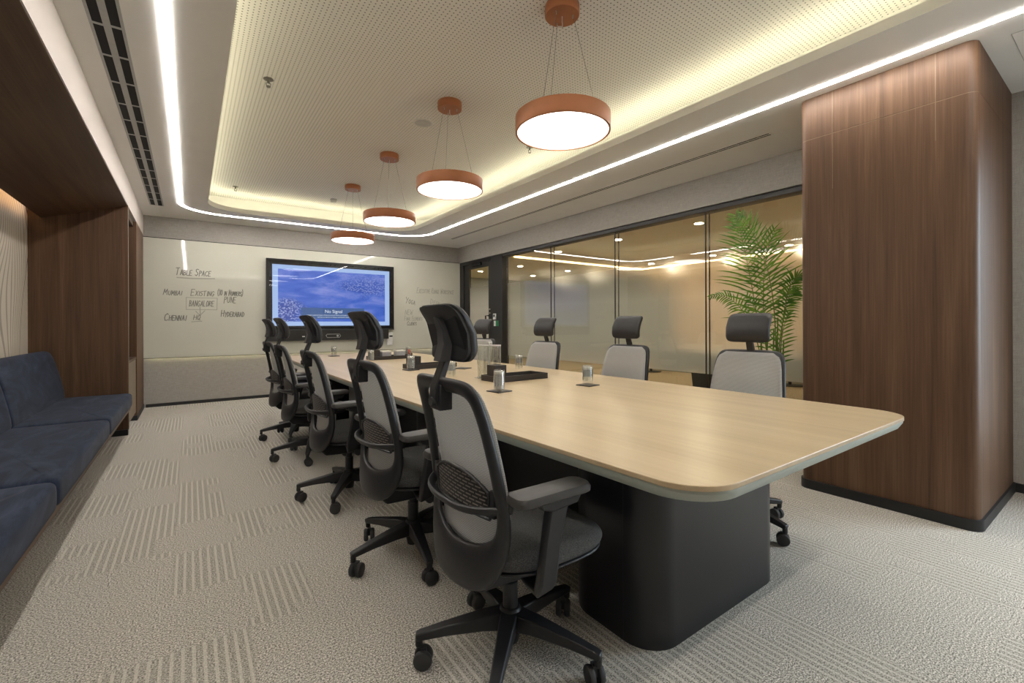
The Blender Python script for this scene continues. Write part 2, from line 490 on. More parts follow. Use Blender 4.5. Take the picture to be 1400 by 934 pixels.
# lower ceiling with the rounded opening
def ceiling_ring():
    mb = MB(); bm = mb.bm
    hole = rrect(.19, 3.02, .2, 7.30, .42)
    for z in (ZC, ZC+.06):
        lo = [bm.verts.new((*p, z)) for p in hole]
        ou = [bm.verts.new((*p, z)) for p in ((-.70, YN), (XW+.1, YN), (XW+.1, YB+.05), (-.70, YB+.05))]
        es = [bm.edges.new((l[i], l[(i+1) % len(l)])) for l in (lo, ou) for i in range(len(l))]
        bmesh.ops.triangle_fill(bm, use_beauty=True, edges=es)
        if z == ZC: first = lo
    n = len(first)
    for i in range(n): bm.faces.new((first[i], first[(i+1) % n], lo[(i+1) % n], lo[i]))
    return mb
struct(ceiling_ring().build('ceiling', 'white_ceiling', smooth=False))
# raised tray: perforated board and the upstand around the cove
t = struct(B(-.35, 3.5, -.3, 7.85, ZT, ZT+.04).build('ceiling_tray', 'perforated', smooth=False))
up = band(rrect(-.25, 3.42, -.2, 7.72, .55), rrect(-.30, 3.47, -.25, 7.77, .57), ZC+.055, ZT+.02)
struct(up.build('trim_1', 'white_ceiling'))

# walls
wb = struct(B(-1.5, XW+.1, YB, YB+.1, 0, ZC+.05).build('wall_back', 'wall_fabric', smooth=False))
struct(B(XL+.02, XG, YB-.012, YB-.001, 0, .045).build('baseboard_back', 'skirting'))
# right bulkhead over the glass
struct(B(4.46, 4.72, 1.42, YB, 2.395, ZC+.02).build('wall_right', 'wall_fabric', smooth=False))
# near wall behind the camera; unseen right wall window added to supply cool daylight
struct(B(-1.5, XW+.12, YN-.12, YN, 0, ZC+.05).build('wall_near', 'plaster', smooth=False))
rw = MB()
WY0, WY1, WZ0, WZ1 = -1.9, -.15, .5, 2.3
rw.box(XW, XW+.12, WY1, 1.45, 0, ZC+.05).box(XW, XW+.12, YN, WY0, 0, ZC+.05).box(XW, XW+.12, WY0, WY1, 0, WZ0).box(XW, XW+.12, WY0, WY1, WZ1, ZC+.05)
struct(rw.build('wall_right_near', 'wall_fabric', smooth=False))
struct(B(XW-.014, XW, YN, .56, 0, .06).build('baseboard_right', 'skirting'))
wf = MB()
for y in (WY0, -1.05, WY1-.05): wf.box(XW+.02, XW+.08, y, y+.05, WZ0, WZ1)
wf.box(XW+.02, XW+.08, WY0, WY1, WZ0, WZ0+.05).box(XW+.02, XW+.08, WY0, WY1, WZ1-.05, WZ1)
w2 = struct(wf.build('added_window', 'black_frame'))
for ya, yb in ((WY0+.05, -1.05), (-1.0, WY1-.05)):
    pn = MB(); v = [pn.bm.verts.new(p) for p in ((XW+.05, ya, WZ0+.05), (XW+.05, ya, WZ1-.05), (XW+.05, yb, WZ1-.05), (XW+.05, yb, WZ0+.05))]; pn.bm.faces.new(v)
    pn.build('added_window_pane', 'glass', w2, smooth=False)
# left: art wall of the seating niche, fascia above
struct(B(-1.40, -1.27, YN, 6.24, 0, 2.75).build('wall_left', 'art', smooth=False))
fa = MB().prism([(-.53, 2.42), (-.53, ZC+.02), (-.62, ZC+.02), (-.62, 2.42)], YN, YB, 'y')
struct(fa.build('wall_left_fascia', 'plaster', smooth=False))
so = MB().prism([(-.535, 2.415), (-.535, 2.43), (-1.18, 2.235), (-1.18, 2.205)], YN, 6.24, 'y')
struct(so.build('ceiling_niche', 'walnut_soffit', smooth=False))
struct(B(-1.40, -.6, YN, 6.28, 2.60, 2.66).build('trim_2', 'plaster'))
n_led = MB().box(-1.17, -1.15, YN+.1, 6.1, 2.24, 2.25)
tag(n_led.build('niche_strip_light', 'niche_led'), 'amber light strip hidden above the wooden canopy of the seating niche', 'strip light')

# ------------------------------------------------------------------ column
col = rrect(3.51, XW+.05, .54, 1.43, .055, 8)
c_ = MB().prism(col, .055, 2.42)
colo = struct(c_.build('column', 'walnut'))
MB().prism(rrect(3.5105, XW+.05, .5405, 1.4295, .055, 8), 2.424, ZC+.004).build('column_top_panel', 'walnut', colo)
MB().prism(rrect(3.5115, XW+.05, .5415, 1.4285, .054, 8), 2.4195, 2.4245).build('panel_joint', 'joint_tan', colo)
MB().prism(rrect(3.498, XW+.05, .528, 1.442, .065, 8), 0, .062).build('column_skirting', 'skirting', colo)
for y in (.713, 1.227):
    MB().box(3.5090, 3.512, y-.0011, y+.0011, 2.2 if y < 1 else 2.05, 2.70).build('panel_joint', 'joint_tan', colo)
    MB().box(3.5093, 3.512, y-.001, y+.001, .065, 2.2 if y < 1 else 2.05).build('panel_joint', 'walnut', colo)

# ------------------------------------------------------------------ ceiling lights
ring = lambda d, r: rrect(-.10-d, 3.385+d, -.32-d, 7.58+d, r+d)
st = band(ring(-.0195, .5), ring(.0195, .5), ZC-.005, ZC+.002).build('linear_ceiling_light', 'strip')
tag(st, 'long white linear light looping around the ceiling with rounded corners', 'ceiling light')
cv = band(rrect(.19-.12, 3.02+.12, .08, 7.42, .5), rrect(.19-.15, 3.02+.15, .05, 7.45, .52), ZC+.064, ZC+.074).build('cove_light', 'cove')
tag(cv, 'warm yellow cove light hidden behind the edge of the raised ceiling', 'cove light')

def pendant():
    r = thing('pendant_light', '', 'pendant light', group='pendant lights over the table')
    MB().lathe([(.0, 0), (.098, 0), (.1, -.004), (.1, -.056), (.097, -.06), (0, -.06)], 40, (0,0,ZT), cap=False).build('ceiling_canopy', 'copper', r)
    zb = 2.262
    MB().lathe([(.262, zb+.010), (.262, zb), (.274, zb), (.275, zb+.002), (.275, zb+.089), (.273, zb+.091), (0, zb+.091)], 64, cap=False).build('drum_shade', 'copper', r)
    MB().lathe([(0, zb+.005), (.263, zb+.005), (.263, zb+.008), (0, zb+.008)], 64, cap=False).build('diffuser', 'pendant_diffuser', r)
    for k in range(3):
        a = math.radians(75+120*k)
        p0 = (.062*math.cos(a), .062*math.sin(a), ZT-.058); p1 = (.2*math.cos(a), .2*math.sin(a), zb+.088)
        w = MB().cyl(p0, p1, .0014, n=6).build('cable', 'wire', r)
        MB().cyl((p0[0], p0[1], ZT-.078), (p0[0], p0[1], ZT-.055), .004, n=8).build('cable_gripper', 'steel', w)
        MB().cyl((p1[0], p1[1], zb+.088), (p1[0], p1[1], zb+.105), .005, n=8).build('cable_gripper', 'steel', w)
    MB().tube([(.0, .0, ZT-.06), (.0, .0, ZT-.09), (.02, .02, ZT-.10), (.055*math.cos(1.3), .055*math.sin(1.3), ZT-.085)], .0025, 6).build('feed_cord', 'white_plastic', r)
    return r
p0 = pendant()
plabels = ['largest copper drum pendant light, hanging over the table end beside the wooden column', 'second largest copper drum pendant light, its canopy beside the round ceiling speaker',
           'third largest copper drum pendant light, between the speaker pendant and the smallest pendant', 'smallest looking copper drum pendant light, hanging just in front of the screen wall']
for i, y in enumerate((1.975, 3.375, 4.775, 6.13)):
    if i == 0: p0.location = (1.77, y, 0); p0['label'] = plabels[0]
    else: dup(p0, (1.77, y, 0), 0, plabels[i])

# ceiling fittings
def sprinkler(x, y, label):
    r = thing('sprinkler_head', label, 'sprinkler', (x, y, ZT), group='ceiling sprinklers')
    MB().lathe([(.034, 0), (.036, -.003), (.02, -.007), (.012, -.008)], 20).build('escutcheon', 'dull_metal', r)
    MB().cyl((0,0,-.006), (0,0,-.03), .009, n=10).tube([(-.002,0,-.025), (-.016,0,-.035), (-.012,0,-.052), (0,0,-.056)], .003, 6).tube([(.002,0,-.025), (.016,0,-.035), (.012,0,-.052), (0,0,-.056)], .003, 6).build('sprinkler_frame', 'dull_metal', r)
    MB().cyl((0,0,-.056), (0,0,-.060), .016, n=12).build('deflector', 'dull_metal', r)
sprinkler(.486, 3.83, 'small metal sprinkler head alone on the raised ceiling, over the bench side chairs')
sprinkler(3.02-.12, 3.75, 'small metal sprinkler head by the cove edge, seen just under the largest pendant')
sprinkler(.50, 7.05, 'small metal sprinkler head in the raised ceiling corner above the board writing')
r = thing('ceiling_speaker', 'flat round white speaker in the raised ceiling beside the second pendant', 'speaker', (1.745, 3.85, ZT))
MB().lathe([(0, -.004), (.075, -.004), (.08, -.006), (.092, -.005), (.094, 0)], 40, cap=False).build('speaker_bezel', 'white_plastic', r)
MB().lathe([(0, -.007), (.074, -.0065)], 40, cap=False).build('speaker_grille', 'speaker_grey', r)
r = thing('smoke_detector', 'small white smoke detector on the raised ceiling beside the canopy of the smallest pendant', 'smoke detector', (1.73, 6.95, ZT))
MB().lathe([(.05, 0), (.05, -.012), (.047, -.016)], 28).build('detector_base', 'speaker_grey', r)
MB().lathe([(.042, -.015), (.04, -.04), (.03, -.05), (0, -.052)], 28, cap=False).build('detector_head', 'white_plastic', r)
r = thing('ceiling_access_panel', 'flush square access hatch in the white ceiling beside the wooden column', 'access hatch', (3.62, -.02, ZC))
B(.003, .447, .003, .447, -.002, 0).build('hatch_panel', 'white_ceiling', r)
fr = MB()
fr.box(0, .45, 0, .003, -.002, 0).box(0, .45, .447, .45, -.002, 0).box(0, .003, 0, .45, -.002, 0).box(.447, .45, 0, .45, -.002, 0)
fr.build('hatch_joint', 'vent_bar', r)

def diffuser(name, label, x, y0, y1, w, gap, bar, ties):
    """two dark slots in a white frame, across by short ties"""
    r = thing(name, label, 'air vent', (x, y0, ZC), group='linear air vents in the ceiling')
    L = y1-y0
    B(-w/2, w/2, 0, L, -.0012, .0).build('vent_slot', 'dark_void', r)
    f = MB()
    f.box(-w/2-.014, -w/2, -.01, L+.01, -.002, 0).box(w/2, w/2+.014, -.01, L+.01, -.002, 0).box(-gap/2, gap/2, 0, L, -.002, 0).box(-w/2, w/2, -.01, .004, -.002, 0).box(-w/2, w/2, L-.004, L+.01, -.002, 0)
    f.build('vent_frame', 'vent_bar' if ties else 'white_ceiling', r)
    if ties:
        b = MB()
        n = int(L/.32)
        for i in range(1, n):
            y = L*i/n + random.uniform(-.03, .03)
            b.box(-w/2, -gap/2, y, y+.022, -.0018, 0).box(gap/2, w/2, y-.01, y+.012, -.0018, 0)
        b.build('vent_tie', 'vent_bar', r)
    else:
        b = MB()
        n = int(L/.09)
        for i in range(1, n): b.box(-w/2, w/2, L*i/n, L*i/n+.005, -.0016, 0)
        b.build('vent_tie', 'vent_bar', r)
diffuser('slot_air_vent', 'wide twin slot air vent with cross bars in the ceiling along the bench side', -.345, YN+.2, 7.42, .115, .032, True, True)
diffuser('slot_air_vent', 'narrow black twin slot air vent in the ceiling along the glass wall', 3.89, 1.80, 7.36, .05, .014, True, False)

# ------------------------------------------------------------------ whiteboard, writing
WB = thing('glass_whiteboard', 'wide pale glass writing board covering the middle of the back wall', 'whiteboard', (0, 0, 0))
YW = YB-.045
B(-.545, 4.50, YW, YW+.008, .695, 2.392).build('board_panel', 'board_glass', WB, bevel=.0015)
B(-.545, 4.50, YW+.004, YB-.002, 2.392, 2.402).box(-.545, 4.50, YW+.004, YW+.02, .686, .694).build('board_edge_trim', 'black_frame', WB)
B(-.5, 4.45, YW+.018, YW+.030, .745, .755).build('board_strip_light', 'board_led', WB)

GL = {
'A': [[(0,0),(2,6),(4,0)],[(.8,2.2),(3.2,2.2)]], 'B': [[(0,0),(0,6),(2.6,5.6),(2.8,3.8),(0,3.1),(3.2,2.6),(3.3,.6),(0,0)]],
'C': [[(4,5.2),(2.4,6),(.4,4.6),(0,2.4),(1,.3),(2.6,0),(4,.9)]], 'D': [[(0,0),(0,6),(2.6,5.2),(3.8,3),(2.6,.8),(0,0)]],
'E': [[(3.6,6),(0,6),(0,0),(3.6,0)],[(0,3.1),(2.8,3.1)]], 'F': [[(3.6,6),(0,6),(0,0)],[(0,3.1),(2.6,3.1)]],
'G': [[(4,5.2),(2.2,6),(.3,4.4),(0,2),(1.4,0),(3.6,.6),(3.8,2.6),(2.2,2.6)]], 'H': [[(0,0),(.3,6)],[(3.7,0),(4,6)],[(0,3),(3.9,3.2)]],
'I': [[(1,0),(1.2,6)]], 'K': [[(0,0),(0,6)],[(3.6,6),(0,2.8),(3.8,0)]], 'L': [[(0,6),(0,0),(3.4,0)]], 'M': [[(0,0),(.5,6),(2.2,2),(4,6),(4.5,0)]],
'N': [[(0,0),(.3,6),(3.5,0),(4,6)]], 'O': [[(2,6),(.3,4.5),(0,2),(1.5,0),(3.4,1),(4,3.6),(3,5.6),(2,6)]], 'P': [[(0,-.6),(.3,6),(3,5.6),(3.3,3.8),(.2,2.9)]],
'Q': [[(2,6),(.3,4.5),(0,2),(1.5,0),(3.4,1),(4,3.6),(3,5.6),(2,6)],[(2.4,1.6),(4.2,-.6)]], 'R': [[(0,0),(.2,6),(3,5.6),(3.2,3.8),(.2,3),(3.6,0)]],
'S': [[(3.6,5.4),(2,6),(.4,5),(.8,3.6),(3,2.6),(3.4,1),(1.8,0),(0,.7)]], 'T': [[(-.4,5.8),(4.2,6.2)],[(2,6),(1.8,0)]], 'U': [[(0,6),(.2,1.2),(1.8,0),(3.4,1),(3.8,6)]],
'V': [[(0,6),(1.8,0),(4,6)]], 'W': [[(0,6),(1,0),(2.2,4),(3.4,0),(4.6,6)]], 'X': [[(0,0),(4,6)],[(.2,6),(3.8,0)]], 'Y': [[(0,6),(2,3)],[(4,6),(1.2,-.4)]],
'(': [[(2,6.8),(.8,5),(.6,2),(1.8,-.6)]], ')': [[(0,6.8),(1.2,5),(1.3,2),(0,-.6)]], '1': [[(.4,4.8),(1.4,6),(1.4,0)]], '0': [[(1.6,6),(.2,4),(.3,1.4),(1.6,0),(3,1.6),(3,4.4),(1.6,6)]],
'|': [[(1,6.5),(1,-.5)]], '>': [[(0,6),(2,0),(4,6)]], 'J': [[(3,6),(3,1),(1.6,0),(.2,1)]], 'Z': [[(0,6),(3.8,6),(0,0),(3.8,0)]],
}
def ribbon(mb, pts, w, y):
    for (ax, az), (bx, bz) in zip(pts, pts[1:]):
        dx, dz = bx-ax, bz-az; L = math.hypot(dx, dz) or 1e-6
        ux, uz = dx/L*w*.4, dz/L*w*.4; nx, nz = -dz/L*w/2, dx/L*w/2
        v = [mb.bm.verts.new(p) for p in ((ax-ux+nx, y, az-uz+nz), (bx+ux+nx, y, bz+uz+nz), (bx+ux-nx, y, bz+uz-nz), (ax-ux-nx, y, az-uz-nz))]
        mb.bm.faces.new(v)
def write(text, x0, x1, z, h, w=.0085, slant=.22, mat='ink', tilt=0):
    """hand-lettered words fitted between x0 and x1; lower-case becomes small capitals"""
    rng = random.Random(text)
    pen = 0; strokes = []
    for ch in text:
        if ch == ' ': pen += 3; continue
        k = 1.0 if not ch.islower() else .72
        gl = GL.get(ch.upper())
        if not gl: continue
        wd = max(max(p[0] for p in s) for s in gl)
        for s in gl:
            strokes.append([(pen + (p[0]+rng.uniform(-.25, .25))*k + slant*p[1]*k, (p[1]+rng.uniform(-.25, .25))*k) for p in s])
        pen += (wd+1.5)*k
    sx = (x1-x0)/max(pen-1, 1); sz = h/6
    mb = MB()
    for s in strokes: ribbon(mb, [(x0+a*sx, z+b*sz+tilt*a*sx) for a, b in s], w, YW-.0008)
    return mb.build('writing', mat, WB, smooth=False)
def stroke(pts, w=.011, mat='ink'):
    mb = MB(); ribbon(mb, pts, w, YW-.0008); return mb.build('writing', mat, WB, smooth=False)
write('Table Space', -.17, .25, 1.885, .10, .010)
stroke([(-.15, 1.845), (.03, 1.84), (.30, 1.853)], .016, 'pale_ink')
write('Mumbai', -.31, -.10, 1.59, .085)
write('Existing', .01, .29, 1.59, .095)
write('(10 in Numbers)', .335, .665, 1.605, .085, .009)
stroke([(-.045, 1.58-.02), (-.045, 1.385), (.33, 1.385), (.335, 1.56), (-.045, 1.56)], .009, 'pale_ink')
write('BANGALORE', -.01, .29, 1.435, .08)
stroke([(.12, 1.42), (.125, 1.30)], .014, 'pale_ink'); stroke([(.07, 1.36), (.12, 1.30), (.18, 1.37)], .012, 'pale_ink')
write('HQ', .04, .125, 1.235, .07); stroke([(.02, 1.205), (.14, 1.215)], .012, 'pale_ink')
write('PUNE', .42, .575, 1.495, .09)
write('Hyderabad', .38, .68, 1.285, .095, .010)
write('Chennai', -.30, -.05, 1.225, .10, .010)
write('Executive Range Workspace', 3.54, 4.33, 1.76, .10, .009, mat='pale_ink')
write('Yoga', 3.31, 3.50, 1.57, .11, tilt=-.25, mat='ink')
write('Desk', 3.82, 4.02, 1.56, .10, tilt=-.2, mat='pale_ink')
write('PS', 3.585, 3.69, 1.40, .09, mat='pale_ink')
write('NEW', 3.30, 3.45, 1.34, .09, mat='pale_ink')
write('Final Elements', 3.29, 3.65, 1.23, .085, mat='pale_ink')
write('Clients', 3.34, 3.53, 1.14, .075)

# ------------------------------------------------------------------ display
TV = thing('wall_display', 'large black framed screen showing a blue picture on the glass board', 'screen', (0,0,0))
tx0, tx1, tz0, tz1 = .98, 3.06, 1.085, 2.215
YT = YW-.075
f = MB()
f.box(tx0, tx1, YT, YW-.004, tz1-.045, tz1).box(tx0, tx1, YT, YW-.004, tz0, tz0+.045)
f.box(tx0, tx0+.04, YT, YW-.004, tz0+.045, tz1-.045).box(tx1-.04, tx1, YT, YW-.004, tz0+.045, tz1-.045)
f.build('bezel', 'black_gloss', TV, bevel=.004)
f = MB(); f.box(tx0+.04, tx1-.04, YT+.012, YT+.03, tz0+.045, tz1-.045); f.build('black_margin', 'black_gloss', TV)
sx0, sx1, sz0, sz1 = tx0+.085, tx1-.085, tz0+.055, tz1-.09
B(sx0, sx1, YT+.009, YT+.0115, sz0, sz1).build('screen_picture', screen_mat(sx0, sx1, sz0, sz1), TV, smooth=False)
gp = MB(); v = [gp.bm.verts.new(p) for p in ((tx0+.04, YT+.005, tz0+.045), (tx1-.04, YT+.005, tz0+.045), (tx1-.04, YT+.005, tz1-.045), (tx0+.04, YT+.005, tz1-.045))]; gp.bm.faces.new(v)
gp.build('cover_glass', 'screen_glass', TV, smooth=False)
dlg = MB()
dx0, dx1 = sx0+.27*(sx1-sx0)-.10, sx0+.76*(sx1-sx0)
v = [dlg.bm.verts.new(p) for p in ((dx0, YT+.0085, sz0+.115), (dx1, YT+.0085, sz0+.115), (dx1, YT+.0085, sz0+.30), (dx0, YT+.0085, sz0+.30))]; dlg.bm.faces.new(v)
dlg.build('message_box', emit('message box', (.075, .135, .30), DS), TV, smooth=False)
def screen_text(body, x, z, size):
    cu = bpy.data.curves.new('message_text', 'FONT'); cu.body = body; cu.size = size; cu.align_x = 'CENTER'
    o = bpy.data.objects.new('message_text', cu); COL.objects.link(o)
    dg = bpy.context.evaluated_depsgraph_get(); me = bpy.data.meshes.new_from_object(o.evaluated_get(dg))
    bpy.data.objects.remove(o); bpy.data.curves.remove(cu)
    me.materials.append(M['screen_text'])
    o = bpy.data.objects.new('message_text', me); COL.objects.link(o); o.parent = TV
    o.location = (x, YT+.0078, z); o.rotation_euler = (PI/2, 0, 0)
M['screen_text'] = emit('white screen text', (.80, .86, .95), DS)
screen_text('No Signal', (dx0+dx1)/2, sz0+.215, .075)
screen_text('Set the external input of the connected device and make connection cables', (dx0+dx1)/2, sz0+.168, .028)
screen_text('and set-up device to change connection inputs', (dx0+dx1)/2, sz0+.135, .028)
lp = MB().box(tx0, 2.96, YT+.005, YW-.004, .895, 1.075); lp.build('control_panel', 'black_frame', TV, bevel=.004)
B(tx0, tx1, YT-.006, YT+.012, 1.06, 1.085).build('lower_rail', 'caster_rim', TV, bevel=.003)
wc = MB()
wc.tube([(1.87, YT+.004, .975), (1.89, YT+.004, .995), (2.09, YT+.004, .995), (2.11, YT+.004, .965), (2.09, YT+.004, .938), (1.89, YT+.004, .938), (1.87, YT+.004, .975)], .004, 6)
wc.build('camera_outline', 'vent_bar', TV)
MB().cyl((2.06, YT+.006, .966), (2.06, YT-.001, .966), .018, n=18).build('camera_lens', 'vent_bar', TV)
B(1.50, 1.54, YT+.002, YT+.006, .955, .97).build('logo_plate', 'white_plastic', TV)
sb = thing('wall_socket_box', 'white socket box with a black slot under a bottom corner of the screen', 'socket box', (2.985, YW-.002, .78))
B(-.045, .06, -.045, 0, 0, .235).build('box_body', 'white_plastic', sb, bevel=.004)
B(-.005, .055, -.049, -.044, .15, .175).build('socket_slot', 'black_gloss', sb)

# ------------------------------------------------------------------ right: door and glass wall
ZH = 2.39
d = MB()
d.box(4.475, 4.60, 7.98, 8.12, 0, ZH).box(4.475, 4.60, 6.98, 8.0, 2.325, ZH)
do = struct(d.build('door_1', 'black_frame', bevel=.003))
lf = MB().box(4.50, 4.55, 7.80, 7.98, .02, 2.325).box(4.50, 4.55, 6.98, 7.08, .02, 2.325).box(4.50, 4.55, 7.08, 7.80, 2.235, 2.325).box(4.50, 4.55, 7.08, 7.80, .02, .80)
lf.build('door_leaf', 'black_frame', do, bevel=.002)
B(4.522, 4.528, 7.08, 7.80, .80, 2.235).build('door_pane', 'frosted', do, smooth=False)
B(4.455, 4.50, 7.30, 7.62, 2.27, 2.33).build('door_closer', 'black_gloss', do, bevel=.004)
MB().tube([(4.50, 7.07, 1.31), (4.43, 7.07, 1.31), (4.43, 7.07, .85), (4.50, 7.07, .85)], .013, 10).build('pull_handle', 'black_gloss', do)
MB().cyl((4.50, 7.03, 1.36), (4.485, 7.03, 1.36), .012, n=14).cyl((4.50, 7.03, 1.43), (4.485, 7.03, 1.43), .012, n=14).build('door_lock', 'steel', do)
# wide dark post between door and glass
struct(B(4.48, 4.62, 6.60, 6.98, 0, ZH).build('trim_3', 'black_frame', bevel=.003))
cr = thing('card_reader', 'small white card reader on the dark post beside the door', 'card reader', (4.48, 6.83, 1.24))
B(-.022, 0, -.04, .04, 0, .105).build('reader_case', 'white_plastic', cr, bevel=.004)
B(-.025, -.021, -.02, .02, .045, .085).build('reader_window', 'black_gloss', cr)
eb = thing('exit_button_switch', 'small exit button plate, half white and half green, under the card reader', 'exit button', (4.48, 6.78, 1.12))
B(-.02, 0, .0, .065, 0, .095).build('button_plate', 'white_plastic', eb, bevel=.003)
B(-.022, 0, -.07, 0, 0, .095).build('call_point', 'green_plastic', eb, bevel=.003)
MB().cyl((-.019, .032, .047), (-.026, .032, .047), .016, n=16).build('push_button', 'steel', eb)
# window_1: the double glazed partition
wd = MB()
wd.box(4.49, 4.63, 1.42, 6.62, 2.345, ZH).box(4.49, 4.63, 1.42, 6.62, 0, .05)
w1 = struct(wd.build('window_1', 'black_frame', bevel=.002))
joints = (5.335, 4.045, 2.767)
ys = [6.60] + list(joints) + [1.43]
for a, b in zip(ys, ys[1:]):
    pn = MB()
    for xg in (XG,):
        v = [pn.bm.verts.new(p) for p in ((xg, b+.004, .05), (xg, a-.004, .05), (xg, a-.004, 2.345), (xg, b+.004, 2.345))]; pn.bm.faces.new(v)
    pn.build('glass_pane', 'glass', w1, smooth=False)
    pn = MB(); xg = XG+.07
    v = [pn.bm.verts.new(p) for p in ((xg, b+.004, .05), (xg, a-.004, .05), (xg, a-.004, 2.345), (xg, b+.004, 2.345))]; pn.bm.faces.new(v)
    pn.build('frosted_pane', 'frosted', w1, smooth=False)
for y in joints:
    jm = MB().box(XG-.005, XG+.005, y-.006, y+.006, .05, 2.345).box(XG+.065, XG+.075, y-.006, y+.006, .05, 2.345)
    jm.build('glazing_joint', 'black_frame', w1)

# ------------------------------------------------------------------ lounge beyond the glass
M['lounge_wall'] = plain('tan lounge wall', (.66, .50, .32), .8, var=.03, scale=2)
M['lounge_ceiling'] = plain('lounge ceiling', (.78, .72, .60), .85, var=.02)
M['lounge_grey'] = plain('grey green lounge wall', (.34, .35, .30), .8, var=.03)
M['lounge_carpet'] = plain('brown lounge carpet', (.30, .24, .165), .95, spec=.1, var=.35, scale=40)
struct(B(XW+.15, 10.4, .8, 12.5, -.08, 0).build('floor_lounge', 'lounge_carpet', smooth=False))
struct(B(4.72, 10.4, .8, 12.5, 2.62, 2.70).build('ceiling_lounge', 'lounge_ceiling', smooth=False))
struct(B(10.3, 10.4, .8, 7.95, 0, 2.62).build('wall_lounge', 'lounge_wall', smooth=False))
struct(B(10.3, 10.4, 7.95, 12.3, 0, 2.62).build('wall_lounge_end', 'lounge_grey', smooth=False))
struct(B(4.72, 10.4, 12.3, 12.45, 0, 2.62).build('wall_lounge_far', 'lounge_grey', smooth=False))
struct(B(XW+.12, 10.4, .8, .95, 0, 2.62).build('wall_lounge_near', 'lounge_wall', smooth=False))
struct(B(4.62, 4.72, 8.12, 12.4, 0, 2.62).build('wall_lounge_side', 'lounge_grey', smooth=False))
struct(B(9.86, 10.3, .95, 7.9, 2.585, 2.62).box(5.6, 10.3, 7.92, 8.3, 2.585, 2.62).build('trim_4', 'lounge_ceiling', smooth=False))
al = MB().box(9.835, 9.855, .95, 7.9, 2.597, 2.615).build('amber_cove_light', 'panel_led')
tag(al, 'amber cove light line along the tan lounge wall, seen through the glass', 'cove light')
al = MB().box(5.7, 9.855, 7.895, 7.915, 2.597, 2.615).build('amber_cove_light', 'panel_led')
tag(al, 'amber cove light line crossing the lounge ceiling in front of the grey end wall', 'cove light')
dl = None
ordn = ('first', 'second', 'third', 'fourth')
dls = [(6.08, y, f'{o} lounge downlight from the door post in the row along the glass wall') for o, y in zip(ordn, (6.93, 5.36, 3.82))]
dls += [(9.18, y, f'{o} lounge downlight from the amber cove corner in the row along the tan wall') for o, y in zip(ordn, (7.04, 5.45, 3.92))]
dls += [(6.8, 9.2, 'lounge downlight past the amber line, closest to the dark door post'), (8.5, 9.3, 'lounge downlight just past the amber line, above the reflected screen'),
        (8.46, 10.8, 'lounge downlight deepest behind the amber line, low beside the reflected screen'), (6.54, 10.7, 'lounge downlight seen through the pane of the door')]
for x, y, lab in dls:
    if dl is None:
        dl = thing('recessed_downlight', lab, 'downlight', (x, y, 2.62), group='lounge downlights')
        MB().lathe([(.058, -.001), (.062, -.006), (.074, -.005), (.075, 0)], 28).build('downlight_rim', 'white_plastic', dl)
        MB().lathe([(0, -.0065), (.058, -.0065)], 28, cap=False).build('downlight_lens', 'downlight', dl)
    else: dup(dl, (x, y, 2.62), 0, lab)
pl = thing('lounge_bench', 'long low pale bench along the lounge wall, blurred behind the frosted glass', 'bench', (9.85, 4.6, 0))
B(-.35, .35, -3.0, 3.2, .0, .40).build('bench_base', 'lounge_grey', pl, bevel=.01)
B(-.37, .37, -3.02, 3.22, .40, .50).build('bench_cushion', 'paper', pl, bevel=.02)
def cafe_table(x, y, label):
    r = thing('pedestal_table', label, 'table', (x, y, 0), group='round tables in the lounge')
    MB().lathe([(.24, 0), (.24, .008), (.22, .014), (.03, .02)], 36).build('table_foot', 'black_plastic', r)
    MB().cyl((0,0,.015), (0,0,.70), .028, n=16).build('pedestal', 'black_plastic', r)
    MB().lathe([(.0, .70), (.34, .70), (.35, .71), (.35, .72), (.34, .728), (0, .728)], 40, cap=False).build('table_top', 'beige_laminate', r)
cafe_table(9.05, 3.86, 'round pedestal table with a black foot in the lounge, behind the chair before the palm')
cafe_table(9.05, 6.96, 'round pedestal table with a black foot in the lounge, beside the tan glass panel chair')
bn = thing('waste_bin', 'dark waste bin on the lounge floor behind the glass joint', 'bin', (7.3, 4.52, 0))
MB().loft([[(s*x, s*y, z) for x, y in rrect(-.13, .13, -.13, .13, .02, 4)] for s, z in ((.95, 0), (1.2, .46))]).build('bin_body', 'pot', bn)
MB().lathe([(.14, .46), (.145, .475), (.13, .485)], 24).build('bin_rim', 'black_plastic', bn)

# ------------------------------------------------------------------ left niche: bench and storage unit
SU = thing('storage_unit', 'tall walnut unit with open niche and low door at the end of the bench', 'storage unit', (0,0,0))
B(-1.30, -.53, 6.24, 6.275, .06, 2.42).build('side_panel', 'walnut', SU, bevel=.001)
B(-.5325, -.5285, 6.2395, 6.276, .06, 2.42).build('edge_band', 'beige_laminate', SU)
B(-1.0, -.53, 7.15, 8.12, .06, 2.42).build('stile_panel', 'walnut', SU, bevel=.001)
B(-1.0, -.95, 6.275, 7.15, .06, 2.42).build('back_panel', 'walnut', SU)
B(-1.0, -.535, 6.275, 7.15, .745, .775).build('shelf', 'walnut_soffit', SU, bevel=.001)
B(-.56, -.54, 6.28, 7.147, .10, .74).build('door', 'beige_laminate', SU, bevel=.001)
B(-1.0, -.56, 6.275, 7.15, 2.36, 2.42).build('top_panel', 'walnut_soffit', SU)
B(-1.25, -.535, 6.22, 6.30, 0, .06).build('plinth', 'skirting', SU)
B(-1.0, -.525, 7.13, 8.13, 0, .06).build('plinth', 'skirting', SU)

